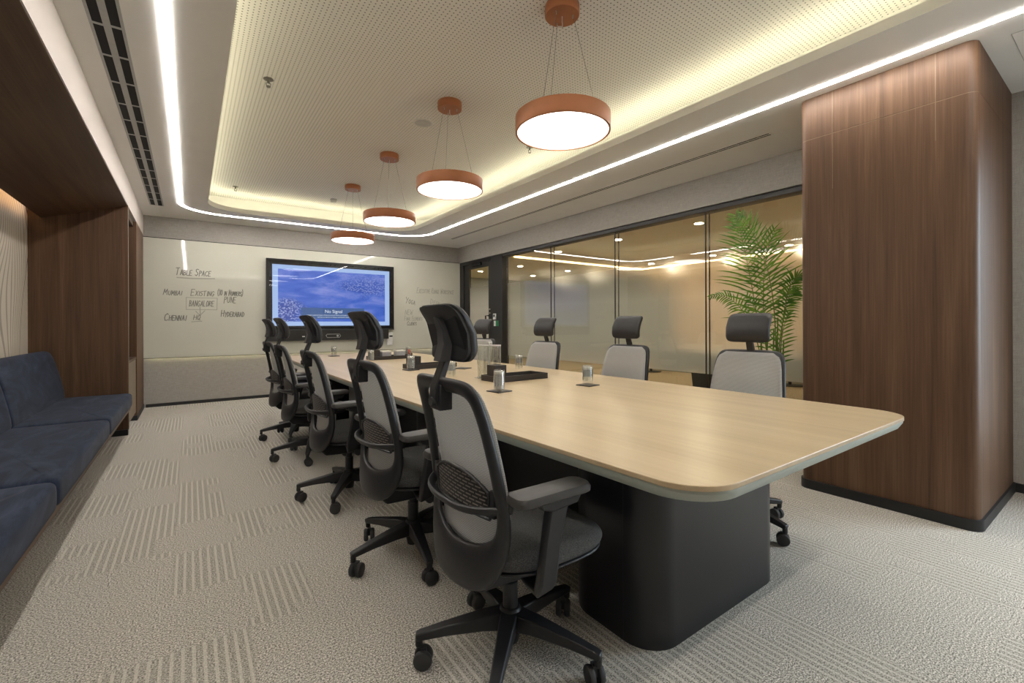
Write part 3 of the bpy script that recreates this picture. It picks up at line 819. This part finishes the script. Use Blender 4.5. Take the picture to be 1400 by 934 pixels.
BE = thing('banquette_bench', 'long floating navy velvet bench with matching back cushions in the niche', 'bench', (0,0,0))
def cushion(x0, x1, y0, y1, z0, z1, name, xs=0, r=.035):
    """soft slab; xs leans the top backwards"""
    mb = MB()
    n = 5
    def ringp(ins, z, sh):
        return [(px+sh, py, z) for px, py in rrect(x0+ins, x1-ins, y0+ins, y1-ins, max(.012, .05-ins), n)]
    rings = [ringp(.02, z0, 0), ringp(.004, z0+.012, 0), ringp(0, z0+.03, 0)]
    H = z1-z0
    rings += [ringp(0, z1-r, xs*(H-r)/H), ringp(r*.12, z1-r*.55, xs), ringp(r*.4, z1-r*.2, xs), ringp(r*1.1, z1-.002, xs), ringp(r*2.2, z1+.004, xs)]
    mb.loft(rings)
    return mb.build(name, 'velvet', BE, subsurf=1)
ys_ = [6.235, 4.60, 2.93, 1.26, -.41, -1.95]
for a, b in zip(ys_, ys_[1:]):
    cushion(-1.24, -.495, b+.003, a-.003, .30, .445, 'seat_cushion')
def back_cushion(y0, y1):
    mb = MB()
    # side profile in x,z: leaning back
    prof = [(-1.045, .41), (-1.01, .425), (-1.005, .47), (-1.055, .72), (-1.10, .875), (-1.125, .905), (-1.16, .915), (-1.20, .90), (-1.225, .86), (-1.21, .44), (-1.19, .41)]
    ys2 = [(y0, .93), (y0+.012, .985), (y0+.035, 1), (y1-.035, 1), (y1-.012, .985), (y1, .93)]
    cx, cz = -1.11, .66
    mb.loft([[(cx+(x-cx)*s, y, cz+(z-cz)*s) for x, z in prof] for y, s in ys2])
    return mb.build('back_cushion', 'velvet', BE, subsurf=1)
for a, b in zip(ys_, ys_[1:]): back_cushion(b+.003, a-.003)
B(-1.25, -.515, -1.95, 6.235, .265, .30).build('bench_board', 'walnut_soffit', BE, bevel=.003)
B(-1.25, -.95, -1.95, 6.2, 0, .265).build('bench_plinth', 'skirting', BE)

# ------------------------------------------------------------------ conference table
CT = thing('conference_table', 'long boat shaped meeting table with pale oak top and black panel bases', 'table', (1.78, 3.56, 0))
Y0, Y1 = .60-3.56, 6.52-3.56
def table_outline(ins=0, r=.15):
    L0, L1 = Y0+ins, Y1-ins
    def hw(y): return .80 + .055*(1-((y)/2.96)**2) - ins
    pts = []
    n = 10
    # corners as arcs, long sides bowed
    def corner(sx, sy):
        yc = (L0+r) if sy < 0 else (L1-r)
        xc = hw(yc)-r
        out = []
        for i in range(n+1):
            a = PI/2*i/n
            out.append((sx*(xc+r*math.cos(a)), yc+sy*r*math.sin(a)))
        return out
    right = corner(1, -1)[::-1]                       # near right, from end to side
    side = [(hw(L0+r+(L1-L0-2*r)*k/16), L0+r+(L1-L0-2*r)*k/16) for k in range(1, 16)]
    pts += right + side + corner(1, 1)
    left = [(-x, y) for x, y in (right + side + corner(1, 1))][::-1]
    pts += left
    return pts
MB().prism(table_outline(0), .735, .75).build('table_top', 'oak', CT, bevel=.002)
e = MB().loft([[(*p, z) for p in table_outline(i)] for i, z in ((.004, .735), (.003, .727), (.016, .703), (.06, .698))])
e.build('edge_underside', 'table_edge', CT)
def pedestal(yc0, yc1, first=True, w=.46):
    o = MB().prism(rrect(-w-.04, w-.04, yc0, yc1, .13, 12), .0, .70).build('pedestal_base', 'table_base', CT)
    jy = yc0+.13 if first else yc1-.13
    for s in (-1, 1): MB().box(s*w-.04-.0015, s*w-.04+.0015, jy-.0015, jy+.0015, .0, .70).build('panel_joint', 'caster_rim', o)
pedestal(.98-3.56, 1.42-3.56)
pedestal(2.55-3.56, 3.05-3.56)
pedestal(4.2-3.56, 4.7-3.56)
pedestal(5.6-3.56, 6.1-3.56, False)
B(-.22, .22, 1.40-3.56, 5.7-3.56, .0, .64).build('cable_spine', 'table_base', CT, bevel=.004)

# ------------------------------------------------------------------ chairs
def lerp_tab(tab, z):
    if z <= tab[0][0]: return tab[0][1]
    for (a, va), (b, vb) in zip(tab, tab[1:]):
        if z <= b: return va + (vb-va)*(z-a)/(b-a)
    return tab[-1][1]
PROF = [(.33, -.185), (.40, -.172), (.46, -.165), (.52, -.158), (.58, -.158), (.66, -.17), (.72, -.182), (.83, -.205), (.91, -.228), (.99, -.255)]
def xb(y, z):
    bulge = .045 if z < .55 else max(.012, .045-(z-.55)*.12)
    return lerp_tab(PROF, z) - bulge*(1-min(1, (abs(y)/.235)**2))
def make_leg():
    mb = MB()
    mb.bar([(.02, 0, .135), (.10, 0, .132), (.22, 0, .118), (.305, 0, .104), (.322, 0, .100)], [(.06, .062), (.052, .05), (.04, .034), (.032, .026), (.030, .022)], (0,1,0))
    mb.cyl((.312, 0, .105), (.312, 0, .066), .0125, n=12)
    return mb
def make_caster():
    o = MB()
    for s in (-1, 1):
        y = s*.0165
        o.lathe([(.006, -.011), (.022, -.011), (.030, -.008), (.0315, -.003), (.0315, .004), (.029, .009), (.022, .011), (.0, .011)], 22, (0,0,0), cap=False)
        vs = [v for v in o.bm.verts if not v.tag]
        for v in vs:
            x_, y_, z_ = v.co; v.co = (x_, y+s*z_, y_+.0315); v.tag = True
    o.box(-.012, .012, -.009, .009, .03, .068)
    for v in o.bm.verts: v.tag = False
    return o
leg_mesh = make_leg().build('base_leg', 'black_plastic', bevel=.005)
caster_mesh = make_caster().build('caster', 'caster_rim')
def make_chair(label):
    r = thing('office_chair', label, 'chair', group=None)
    bl = 'black_plastic'
    # base
    for k in range(5):
        l = leg_mesh.copy(); COL.objects.link(l); l.parent = r; l.rotation_euler = (0,0,math.radians(72*k))
        c = caster_mesh.copy(); COL.objects.link(c); c.parent = l; c.location = (.312-.014, .006, 0); c.rotation_euler = (0,0,math.radians(35+70*k))
    MB().lathe([(.028, .055), (.03, .06), (.036, .10), (.04, .12), (.04, .16), (.034, .172), (.03, .175)], 24).build('base_hub', bl, r)
    MB().cyl((0,0,.17), (0,0,.26), .026, n=18).cyl((0,0,.26), (0,0,.34), .018, n=18).build('gas_lift', bl, r)
    mc = MB().prism([(-.20, .345), (-.17, .312), (.06, .300), (.11, .335), (.11, .385), (-.20, .39)], -.085, .085, 'y')
    mc.build('tilt_mechanism', bl, r, bevel=.008)
    MB().cyl((.0, -.085, .33), (.0, -.15, .33), .010, n=10).cyl((.0, -.15, .33), (.0, -.185, .33), .022, n=18).build('tension_knob', 'caster_rim', r)
    # seat
    def outl(s, z, dx=0):
        pts = []
        for i in range(40):
            a = 2*PI*i/40; ca, sa = math.cos(a), math.sin(a)
            ex = 2/3.4
            x = math.copysign(abs(ca)**ex, ca)*.245; y = math.copysign(abs(sa)**ex, sa)*(.25 if ca > 0 else .25-.03*abs(ca))
            drop = -.022*max(0, (x/.245))**3 if z > .43 else 0
            pts.append((.045+dx+x*s, y*s, z+drop))
        return pts
    MB().loft([outl(.90, .405), outl(.975, .412), outl(1.0, .430), outl(.995, .452), outl(.955, .468), outl(.86, .476), outl(.6, .475), outl(.25, .471)]).build('seat', 'seat_fabric', r, subsurf=1)
    MB().loft([outl(.62, .375), outl(.9, .388), outl(.985, .402), outl(.985, .412)]).build('seat_shell', bl, r, subsurf=1)
    # back frame: one moulding, ring with deep lower shell
    O = [(0,.990),(.11,.990),(.165,.987),(.192,.968),(.203,.93),(.209,.88),(.215,.80),(.225,.70),(.233,.60),(.234,.52),(.222,.45),(.195,.39),(.14,.352),(.07,.338),(0,.335)]
    I = [(0,.940),(.10,.940),(.135,.935),(.155,.917),(.163,.89),(.169,.85),(.178,.78),(.187,.70),(.194,.62),(.194,.565),(.180,.527),(.15,.503),(.10,.487),(.05,.479),(0,.476)]
    def full(h): return h + [(-y, z) for y, z in h[-2:0:-1]]
    Of, If = full(O), full(I)
    rings = []
    for (o_y, o_z), (i_y, i_z) in zip(Of, If):
        m_y, m_z = (o_y+i_y)/2, (o_z+i_z)/2
        rings.append([(xb(o_y,o_z)+.008, o_y, o_z), (xb(m_y,m_z)+.012, m_y, m_z), (xb(i_y,i_z)+.010, i_y, i_z), (xb(i_y,i_z)-.014, i_y, i_z), (xb(m_y,m_z)-.022, m_y, m_z), (xb(o_y,o_z)-.016, o_y, o_z)])
    MB().loop_rings(rings).build('back_frame', bl, r, subsurf=1)
    # mesh panel, wraps the front of the frame and shows through the lower opening
    def mesh_pt(u, v):
        z = .45 + v*(.975-.45)
        w = lerp_tab([(.45,.15),(.48,.185),(.52,.205),(.6,.217),(.7,.215),(.8,.207),(.88,.198),(.94,.186),(.965,.165),(.975,.14)], z)
        y = (u*2-1)*w
        return (xb(y, z)+.019, y*.985, z)
    MB().grid(mesh_pt, 14, 22).build('back_mesh', 'mesh', r, solid=.002)
    # lumbar pad behind the mesh
    def lum(u, v):
        y = (u*2-1)*.165; z0 = .575; z1 = .70 - .045*abs(u*2-1)**2.2
        z = z0+(z1-z0)*v
        return (xb(y, z)-.004, y, z)
    lo = MB().grid(lum, 12, 6).build('lumbar_pad', 'lumbar', r, solid=.008)
    rim = [lum(0, 0), lum(0, .5), lum(0, 1)] + [lum(k/12, 1) for k in range(1, 13)] + [lum(1, .5), lum(1, 0)] + [lum(1-k/12, 0) for k in range(1, 13)]
    MB().tube([(p[0]-.004, p[1], p[2]) for p in rim], .005, 6).build('lumbar_rim', bl, lo)
    # grab bar looping behind the back
    hp = []
    for k in range(21):
        y = -.222 + .444*k/20
        q = abs(y)/.222
        hp.append((-.158 - .095*(1-q**3.2), y, .612-.012*(1-q*q)))
    MB().tube([(-.148, -.219, .64)] + hp + [(-.148, .219, .64)], [(.010, .016)]*23, 10).build('grab_bar', bl, r)
    # headrest
    zt, zb_ = 1.213, 1.035
    def hx(v): return -.205 - .052*v**1.7 + .022*math.sin(PI*v)
    def head(off, ins, y_in):
        pts = []
        n = 56
        for i in range(n):
            a = 2*PI*i/n; ca, sa = math.cos(a), math.sin(a); ex = 2/7.5
            yy = math.copysign(abs(ca)**ex, ca)*(.127-ins); vv = .5+.5*math.copysign(abs(sa)**ex, sa)*(1-ins/.09)
            pts.append((hx(vv)+off+.003*(abs(yy)/.134)**2, yy, zb_+(zt-zb_)*vv))
        return pts
    MB().loft([head(-.044, .06, 0), head(-.044, .010, 0), head(-.041, .005, 0), head(-.031, .005, 0)]).build('headrest_shell', bl, r)
    hd = MB().loft([head(-.032, .03, 0), head(-.032, .003, 0), head(-.028, 0, 0), head(-.016, 0, 0), head(-.008, .006, 0), head(-.004, .02, 0), head(-.003, .06, 0)])
    hd.build('headrest', 'black_soft', r)
    st = MB().bar([(-.272, 0, .89), (-.280, 0, .925), (-.280, 0, .955), (-.246, 0, 1.045), (-.244, 0, 1.08)], [(.05, .018), (.05, .026), (.044, .024), (.040, .02), (.036, .016)], (0,1,0))
    st.box(-.284, -.24, -.034, .034, .885, .965)
    st.build('headrest_stem', bl, r, bevel=.004)
    MB().cyl((-.284, .0, .912), (-.300, .0, .912), .014, n=14).build('headrest_knob', 'caster_rim', r)
    fin = MB().loft([[(hx(v)-.040, -.032*k, zb_+(zt-zb_)*v), (hx(v)-.040, .032*k, zb_+(zt-zb_)*v), (hx(v)-.074+.016*v, .024*k, zb_+(zt-zb_)*v), (hx(v)-.074+.016*v, -.024*k, zb_+(zt-zb_)*v)] for v, k in ((.0, 1), (.3, 1), (.55, .9), (.72, .6), (.78, .3))])
    fin.build('headrest_mount', 'lit_black_plastic', r, bevel=.003)
    # arms
    for s in (-1, 1):
        ap = MB().bar([(-.03, s*.10, .365), (-.05, s*.20, .362), (-.065, s*.262, .375), (-.072, s*.282, .41), (-.055, s*.283, .52), (-.035, s*.280, .60), (-.028, s*.280, .635)],
                      [(.05, .024), (.055, .026), (.062, .028), (.066, .03), (.062, .03), (.068, .034), (.075, .036)], (1,0,.2))
        arm = ap.build('armrest_post', bl, r, bevel=.008)
        MB().prism([(-.115, .655), (-.10, .625), (-.06, .612), (.035, .618), (.06, .655)], s*.28-.024, s*.28+.024, 'y').build('armrest_housing', bl, arm, bevel=.006)
        pad = MB().loft([[(px, py+s*.278, z) for px, py in rrect(-.19+i, .085-i, -.046+i, .046-i, .03, 6)] for i, z in ((.008, .646), (.001, .652), (0, .664), (.005, .674), (.016, .678))])
        pad.build('arm_pad', 'arm_pad', arm)
    # side bracket of the lumbar
    for s in (-1, 1):
        B(xb(.18, .62)-.014, xb(.18, .62)+.004, s*.182-.012, s*.182+.012, .585, .665).build('lumbar_clip', bl, r, bevel=.003)
    return r
G_L, G_R = 'mesh chairs on the bench side of the table', 'mesh chairs on the glass side of the table'
L_spots = [
 ((.905, 1.29), 0, 9.5, 'largest looking mesh office chair, with its whole five star base in view beside the table'),
 ((.912, 2.15), 3, 188, 'bench side mesh chair standing just behind the largest chair, second of its row of five'),
 ((.875, 3.14), 2, 165.5, 'middle mesh office chair of the five on the bench side of the table'),
 ((.872, 4.27), 2, 180, 'bench side mesh chair between the middle chair and the one closest to the screen'),
 ((.885, 5.11), 4, 180, 'bench side mesh chair closest to the screen, last of its row of five')]
R_spots = [
 ((2.54, 1.40), 184, 262, 'mesh office chair in front of the palm, facing across the table'),
 ((2.55, 2.36), 182, 200, 'second mesh office chair from the palm, in front of the tan glass panel'),
 ((2.55, 3.36), 184, 220, 'third mesh office chair from the palm, in front of the screen reflection in the glass'),
 ((2.57, 4.50), 190, 230, 'glass side mesh chair whose headrest stands before the dark door post')]
chair0 = make_chair('')
first = True
for spots, grp in ((L_spots, G_L), (R_spots, G_R)):
    for (x, y), hd, phi, lab in spots:
        if first: c = chair0; first = False
        else: c = dup(chair0, (0,0,0))
        c.location = (x, y, 0); c.rotation_euler = (0,0,math.radians(hd)); c['label'] = lab; c['group'] = grp
        k = 0
        for ch in c.children:
            if ch.name.startswith('base_leg'):
                ch.rotation_euler = (0,0,math.radians(phi-hd+72*k)); k += 1
for o in (leg_mesh, caster_mesh):
    bpy.data.objects.remove(o)

# ------------------------------------------------------------------ things on the table
ZTB = .7503
def tumbler(x, y, label, coaster_label=None, rz=8, red=False, wrap=True):
    z = ZTB
    if coaster_label:
        c = B(-.055, .055, -.055, .055, 0, .006).build('coaster', 'coaster', None, bevel=.0015)
        c.location = (x, y, z); c.rotation_euler = (0,0,math.radians(rz)); tag(c, coaster_label, 'coaster', 'coasters on the table')
        z += .0062
    r = thing('glass_tumbler', label, 'glass', (x, y, z), group='upturned tumblers on the table')
    # upside down: rim on the coaster, thick base on top
    MB().lathe([(.036, 0), (.0350, .0), (.0340, .02), (.0315, .104), (.0, .105), (.0, .124), (.030, .124), (.0332, .118), (.0362, .02)], 28, cap=False).build('tumbler_body', 'thin_glass', r)
    if wrap:
        lo = .012 if wrap == 2 else .052
        MB().lathe([(.0312, lo), (.0295, .100), (.0, .1025)], 24, cap=False).build('paper_insert', 'paper_grey', r)
        MB().lathe([(.0305, .098), (.0308, .114), (.012, .1142), (.012, .110), (.0, .110)], 24, cap=False).build('highlight_ring', 'paper', r)  # white ring stands in for bright highlights on the upturned glass base
    if red:
        mb = MB().tube([(-.02, -.037, .09), (-.005, -.0385, .05), (.012, -.037, .02)], .006, 6).tube([(.0, -.0385, .085), (.015, -.037, .05)], .004, 6)
        mb.build('red_stripe', 'red_print', r)
    return r
tumbler(1.50, 2.245, 'upturned glass on the dark coaster in front of the tray beside the pitcher', 'square dark coaster under the glass in front of the tray beside the pitcher', wrap=2)
tumbler(2.11, 2.12, 'upturned glass on the coaster standing alone in the open middle of the table', 'square dark coaster under the lone glass in the open middle of the table')
tumbler(2.42, 3.30, 'upturned glass near the glass side edge, between the pitcher and the third chair')
tumbler(1.585, 3.77, 'upturned glass on the coaster in front of the middle tray', 'square dark coaster under the glass in front of the middle tray', wrap=2)
tumbler(1.50, 6.05, 'upturned glass standing alone on the far end of the table below the screen', 'square dark coaster under the glass at the far end below the screen')
tumbler(2.22, 5.36, 'upturned glass with a red printed stripe behind the middle tray', 'square dark coaster under the red striped glass', red=True)
tumbler(1.62, 3.08, 'upturned glass half hidden under the headrest of the largest chair, without a coaster')
tumbler(1.64, 5.02, 'upturned glass standing beside the tray that holds the paper packets', wrap=2)
lc = B(-.06, .06, -.06, .06, 0, .006).build('coaster', 'coaster', None, bevel=.0015); lc.location = (2.02, 3.62, ZTB); lc.rotation_euler = (0,0,.5)
tag(lc, 'empty dark coaster lying behind the pitcher near the middle tray', 'coaster', 'coasters on the table')

def tray(cx, cy, L, W, rz, tl, bl, off):
    r = thing('serving_tray', tl, 'tray', (cx, cy, ZTB), rz, 'dark trays on the table')
    B(-L/2, L/2, -W/2, W/2, 0, .006).build('tray_floor', 'tray_leather', r)
    w = MB().box(-L/2, L/2, -W/2, -W/2+.008, .006, .04).box(-L/2, L/2, W/2-.008, W/2, .006, .04).box(-L/2, -L/2+.008, -W/2+.008, W/2-.008, .006, .04).box(L/2-.008, L/2, -W/2+.008, W/2-.008, .006, .04)
    w.build('tray_rim', 'tray_leather', r, bevel=.0015)
    ca, sa = math.cos(rz), math.sin(rz)
    b = thing('tissue_box', bl, 'box', (cx+off[0]*ca-off[1]*sa, cy+off[0]*sa+off[1]*ca, ZTB+.0065), rz, 'boxes standing in the trays')
    m_ = MB().box(-.05, .05, -.05, .05, 0, .105); m_.build('box_body', 'tray_leather', b, bevel=.002)
    t_ = MB().lathe([(.028, .105), (.028, .107), (.0, .107)], 20, cap=False); t_.build('box_opening', 'dark_void', b)
TR = math.radians(-8)
tray(1.93, 2.68, .46, .20, math.radians(2), 'dark rectangular tray holding a box, with the clear pitcher standing behind it', 'dark square box standing in the tray beside the clear pitcher', (-.15, .02))
tray(1.83, 3.90, .46, .20, math.radians(4), 'dark rectangular tray holding a box, middle one of the three trays on the table', 'dark square box standing in the middle tray', (-.16, .02))
tray(1.92, 5.18, .50, .20, math.radians(4), 'dark rectangular tray holding paper packets, towards the screen end of the table', 'dark square box standing in the tray with the paper packets', (-.19, .02))
pk = None
for x, y, lb in ((1.86, 5.17, 'grey paper packet standing in the tray right next to the dark box'), (2.04, 5.2, 'grey paper packet standing in the tray, the one away from the dark box')):
    r = thing('tea_packet_stack', lb, 'packet', (x, y, ZTB+.0065), math.radians(4), 'paper packets in the farthest tray')
    B(-.055, .055, -.04, .04, 0, .075).build('packet_box', 'paper_grey', r, bevel=.002)
    B(-.056, .056, -.041, .041, .075, .09).build('packet_lid', 'paper', r, bevel=.002)
tg = thing('conference_phone', 'dark wedge shaped conference phone on the table behind the tray with paper packets', 'phone', (2.32, 5.75, ZTB), math.radians(20))
MB().prism([(-.09, 0), (.09, 0), (.09, .02), (-.06, .06), (-.09, .055)], -.07, .07, 'y').build('phone_body', 'black_plastic', tg, bevel=.004)
B(-.04, .06, -.05, .05, .036, .04).build('phone_keypad', 'caster_rim', tg)
# clear pitcher
pj = thing('acrylic_pitcher', 'large clear twin chambered pitcher standing behind a dark tray on the table', 'pitcher', (1.82, 2.86, ZTB))
for s in (-1, 1):
    o_ = MB().lathe([(.0, .006), (.036, .006), (.04, .012), (.043, .24), (.0455, .245), (.046, .24), (.043, .01), (.04, .0), (0, 0)], 32, (s*.047*.62, s*-.047*.75, 0), cap=False)
    o_.build('chamber', 'thin_glass', pj)
    MB().lathe([(.0425, .238), (.0455, .240), (.0465, .246), (.0435, .248)], 32, (s*.047*.62, s*-.047*.75, 0), cap=False).build('chamber_rim', 'white_plastic', pj)
MB().prism(rrect(-.085, .085, -.085, .085, .02, 5), -.0, .003).build('base_plate', 'thin_glass', pj)
MB().cyl((0, 0, .0), (0, 0, .265), .006, n=12).build('centre_rod', 'white_plastic', pj)
MB().prism(rrect(-.02, .02, -.02, .02, .008, 4), .262, .272).build('lid_knob', 'white_plastic', pj)

# ------------------------------------------------------------------ palm
PX, PY = 4.12, 1.93
PA = thing('potted_palm', 'tall green palm in a dark pot between the wooden column and the glass wall', 'plant', (PX, PY, 0))
MB().lathe([(.10, 0), (.105, .01), (.135, .34), (.14, .36), (.13, .365), (.125, .33), (0, .33)], 32, cap=False).build('planter', 'pot', PA)
MB().lathe([(.0, .336), (.124, .332)], 24, cap=False).build('soil', 'soil', PA)
def bez(p, t):
    p = [Vector(q) for q in p]
    while len(p) > 1: p = [a.lerp(b, t) for a, b in zip(p, p[1:])]
    return p[0]
def frond(ctrl, n, l0, plane, start=.3, droop=.25, width=.0078, spread=1.0):
    """ctrl: curve of the midrib; leaflets in pairs along it"""
    ctrl = [(y_off[0]-PX, y_off[1]-PY, y_off[2]) for y_off in ctrl]
    pts = [bez(ctrl, k/24) for k in range(25)]
    fr = MB().tube(pts, [.0065-.005*k/24 for k in range(25)], 6).build('frond', 'stem', PA)
    mb = MB(); plane = Vector(plane).normalized()
    rng = random.Random(repr(ctrl))
    for i in range(n):
        t = start + (1-start)*(i+.5)/n
        p = bez(ctrl, t); tg_ = (bez(ctrl, min(1, t+.02))-bez(ctrl, max(0, t-.02))).normalized()
        s_ = tg_.cross(plane).normalized()
        q = (t-start)/(1-start)
        L = l0*(.42+.62*math.sin(PI*min(1, .12+q*.88)**.8))*(1-.35*q)*rng.uniform(.75, 1.12)
        for sg_ in (-1, 1):
            d = (s_*sg_*spread + tg_*(.62+.7*q) + plane*rng.uniform(-.24, .24) + tg_*rng.uniform(-.12, .16)).normalized()
            w = width*(1-.25*q)
            up_ = d.cross(plane).normalized()
            a = p; segs = 5; prev = None
            dirv = d.copy()
            for k in range(segs+1):
                f = k/segs
                ww = w*(math.sin(PI*(.12+.88*f)) if f < .98 else .04)
                e1 = mb.bm.verts.new(a+up_*ww+plane*ww*.3); mid = mb.bm.verts.new(a); e2 = mb.bm.verts.new(a-up_*ww+plane*ww*.3)
                if prev:
                    mb.bm.faces.new((prev[0], e1, mid, prev[1])); mb.bm.faces.new((prev[1], mid, e2, prev[2]))
                prev = (e1, mid, e2)
                a = a + dirv*(L/segs); dirv = (dirv + Vector((0,0,-droop/segs*1.6))).normalized()
    mb.build('leaflets', 'leaf', fr)
def U(u, v, x=4.12):
    """point of the palm's upright plane described by where the fronds hang"""
    y = 1.95 - (u-1050)*.00655; z = .777+(500-v)*.00665
    return (x, y*x/4.12, z)
FP = (1, .45, 0)
frond([U(1052, 560), U(1048, 470), U(1028, 380), U(1022, 330), U(1008, 292)], 27, .36, FP, .30, .35)
frond([U(1064, 560), U(1062, 440), U(1066, 380), U(1040, 320), U(1012, 296)], 24, .33, (1, .35, .1), .34, .35)
frond([U(1050, 560), U(1048, 480), U(1034, 430), U(1005, 395), U(968, 405)], 20, .13, FP, .45, .7)
frond([U(1066, 560), U(1068, 460), U(1070, 400), U(1084, 372), U(1100, 392)], 22, .15, (1, .6, 0), .45, .7)
frond([U(1062, 560, 4.2), U(1064, 470, 4.2), U(1070, 430, 4.2), U(1080, 395, 4.2), U(1090, 405, 4.2)], 18, .14, (1, .2, .1), .45, .6)
frond([U(1054, 560, 4.22), U(1052, 460, 4.22), U(1040, 400, 4.22), U(1046, 350, 4.22), U(1062, 320, 4.22)], 20, .27, (1, .45, -.1), .35, .35)
frond([U(1062, 560, 4.04), U(1064, 520, 4.04), U(1066, 480, 4.04), U(1070, 450, 4.04), U(1078, 430, 4.04)], 14, .15, (1, .3, 0), .4, .3)
frond([U(1056, 560, 4.08), U(1056, 500, 4.08), U(1050, 460, 4.08), U(1040, 425, 4.08), U(1024, 405, 4.08)], 16, .15, (1, .5, 0), .4, .5)
for k, (u, x, h) in enumerate(((1042, 4.10, 1.05), (1050, 4.16, 1.15), (1058, 4.06, 1.1), (1063, 4.14, 1.2), (1070, 4.10, 1.0))):
    a = U(u, 600, x); b = U(u+2, 480, x)
    bx, by = PX+(a[0]-PX)*.6, PY+(a[1]-PY)*.6
    MB().tube([(bx-PX, by-PY, .32), (a[0]-PX, a[1]-PY, .6), (b[0]-PX, b[1]-PY, h)], [.012, .010, .006], 8).build('cane', 'stem', PA)

# ------------------------------------------------------------------ daylight, world, camera
w = bpy.data.worlds.new('World'); SC.world = w; w.use_nodes = True
bg = w.node_tree.nodes['Background']; bg.inputs[1].default_value = 9
wn = NB(w.node_tree); wz = wn.sep(wn.coord('Generated'))[2]
# overcast sky above the horizon, darker ground below it
wn.l(wn.ramp(wn.math('MULTIPLY_ADD', wz, .5, .5), [(.44, (.10, .105, .105)), (.52, (.74, .86, 1.0))]), bg.inputs[0])
pl_ = bpy.data.lights.new('added_window_portal', 'AREA'); pl_.shape = 'RECTANGLE'; pl_.size = 1.75; pl_.size_y = 1.8; pl_.cycles.is_portal = True  # portal guiding sky light through the added window
po = bpy.data.objects.new('added_window_portal', pl_); COL.objects.link(po); po.location = (XW+.06, -1.025, 1.40); po.rotation_euler = (PI/2, 0, PI/2)
cam = bpy.data.cameras.new('camera'); co = bpy.data.objects.new('camera', cam); COL.objects.link(co)
F, YAW, ROLL, HY = 619.45, math.radians(35.3976), -.004, 443.5
cam.sensor_width = 36; cam.lens = F/1400*36; cam.shift_y = -(467-HY)/1400; cam.clip_start = .02
co.matrix_world = Matrix.Translation((0, 0, 1.15)) @ Matrix.Rotation(-YAW, 4, 'Z') @ Matrix.Rotation(PI/2, 4, 'X') @ Matrix.Rotation(ROLL, 4, 'Z')
SC.camera = co
vs = SC.view_settings
vs.view_transform = 'Standard'; vs.look = 'None'; vs.exposure = EXP; vs.gamma = 1; vs.use_curve_mapping = False
SC.cycles.use_denoising = True
SC.cycles.max_bounces = 10; SC.cycles.transparent_max_bounces = 16; SC.cycles.sample_clamp_indirect = 6
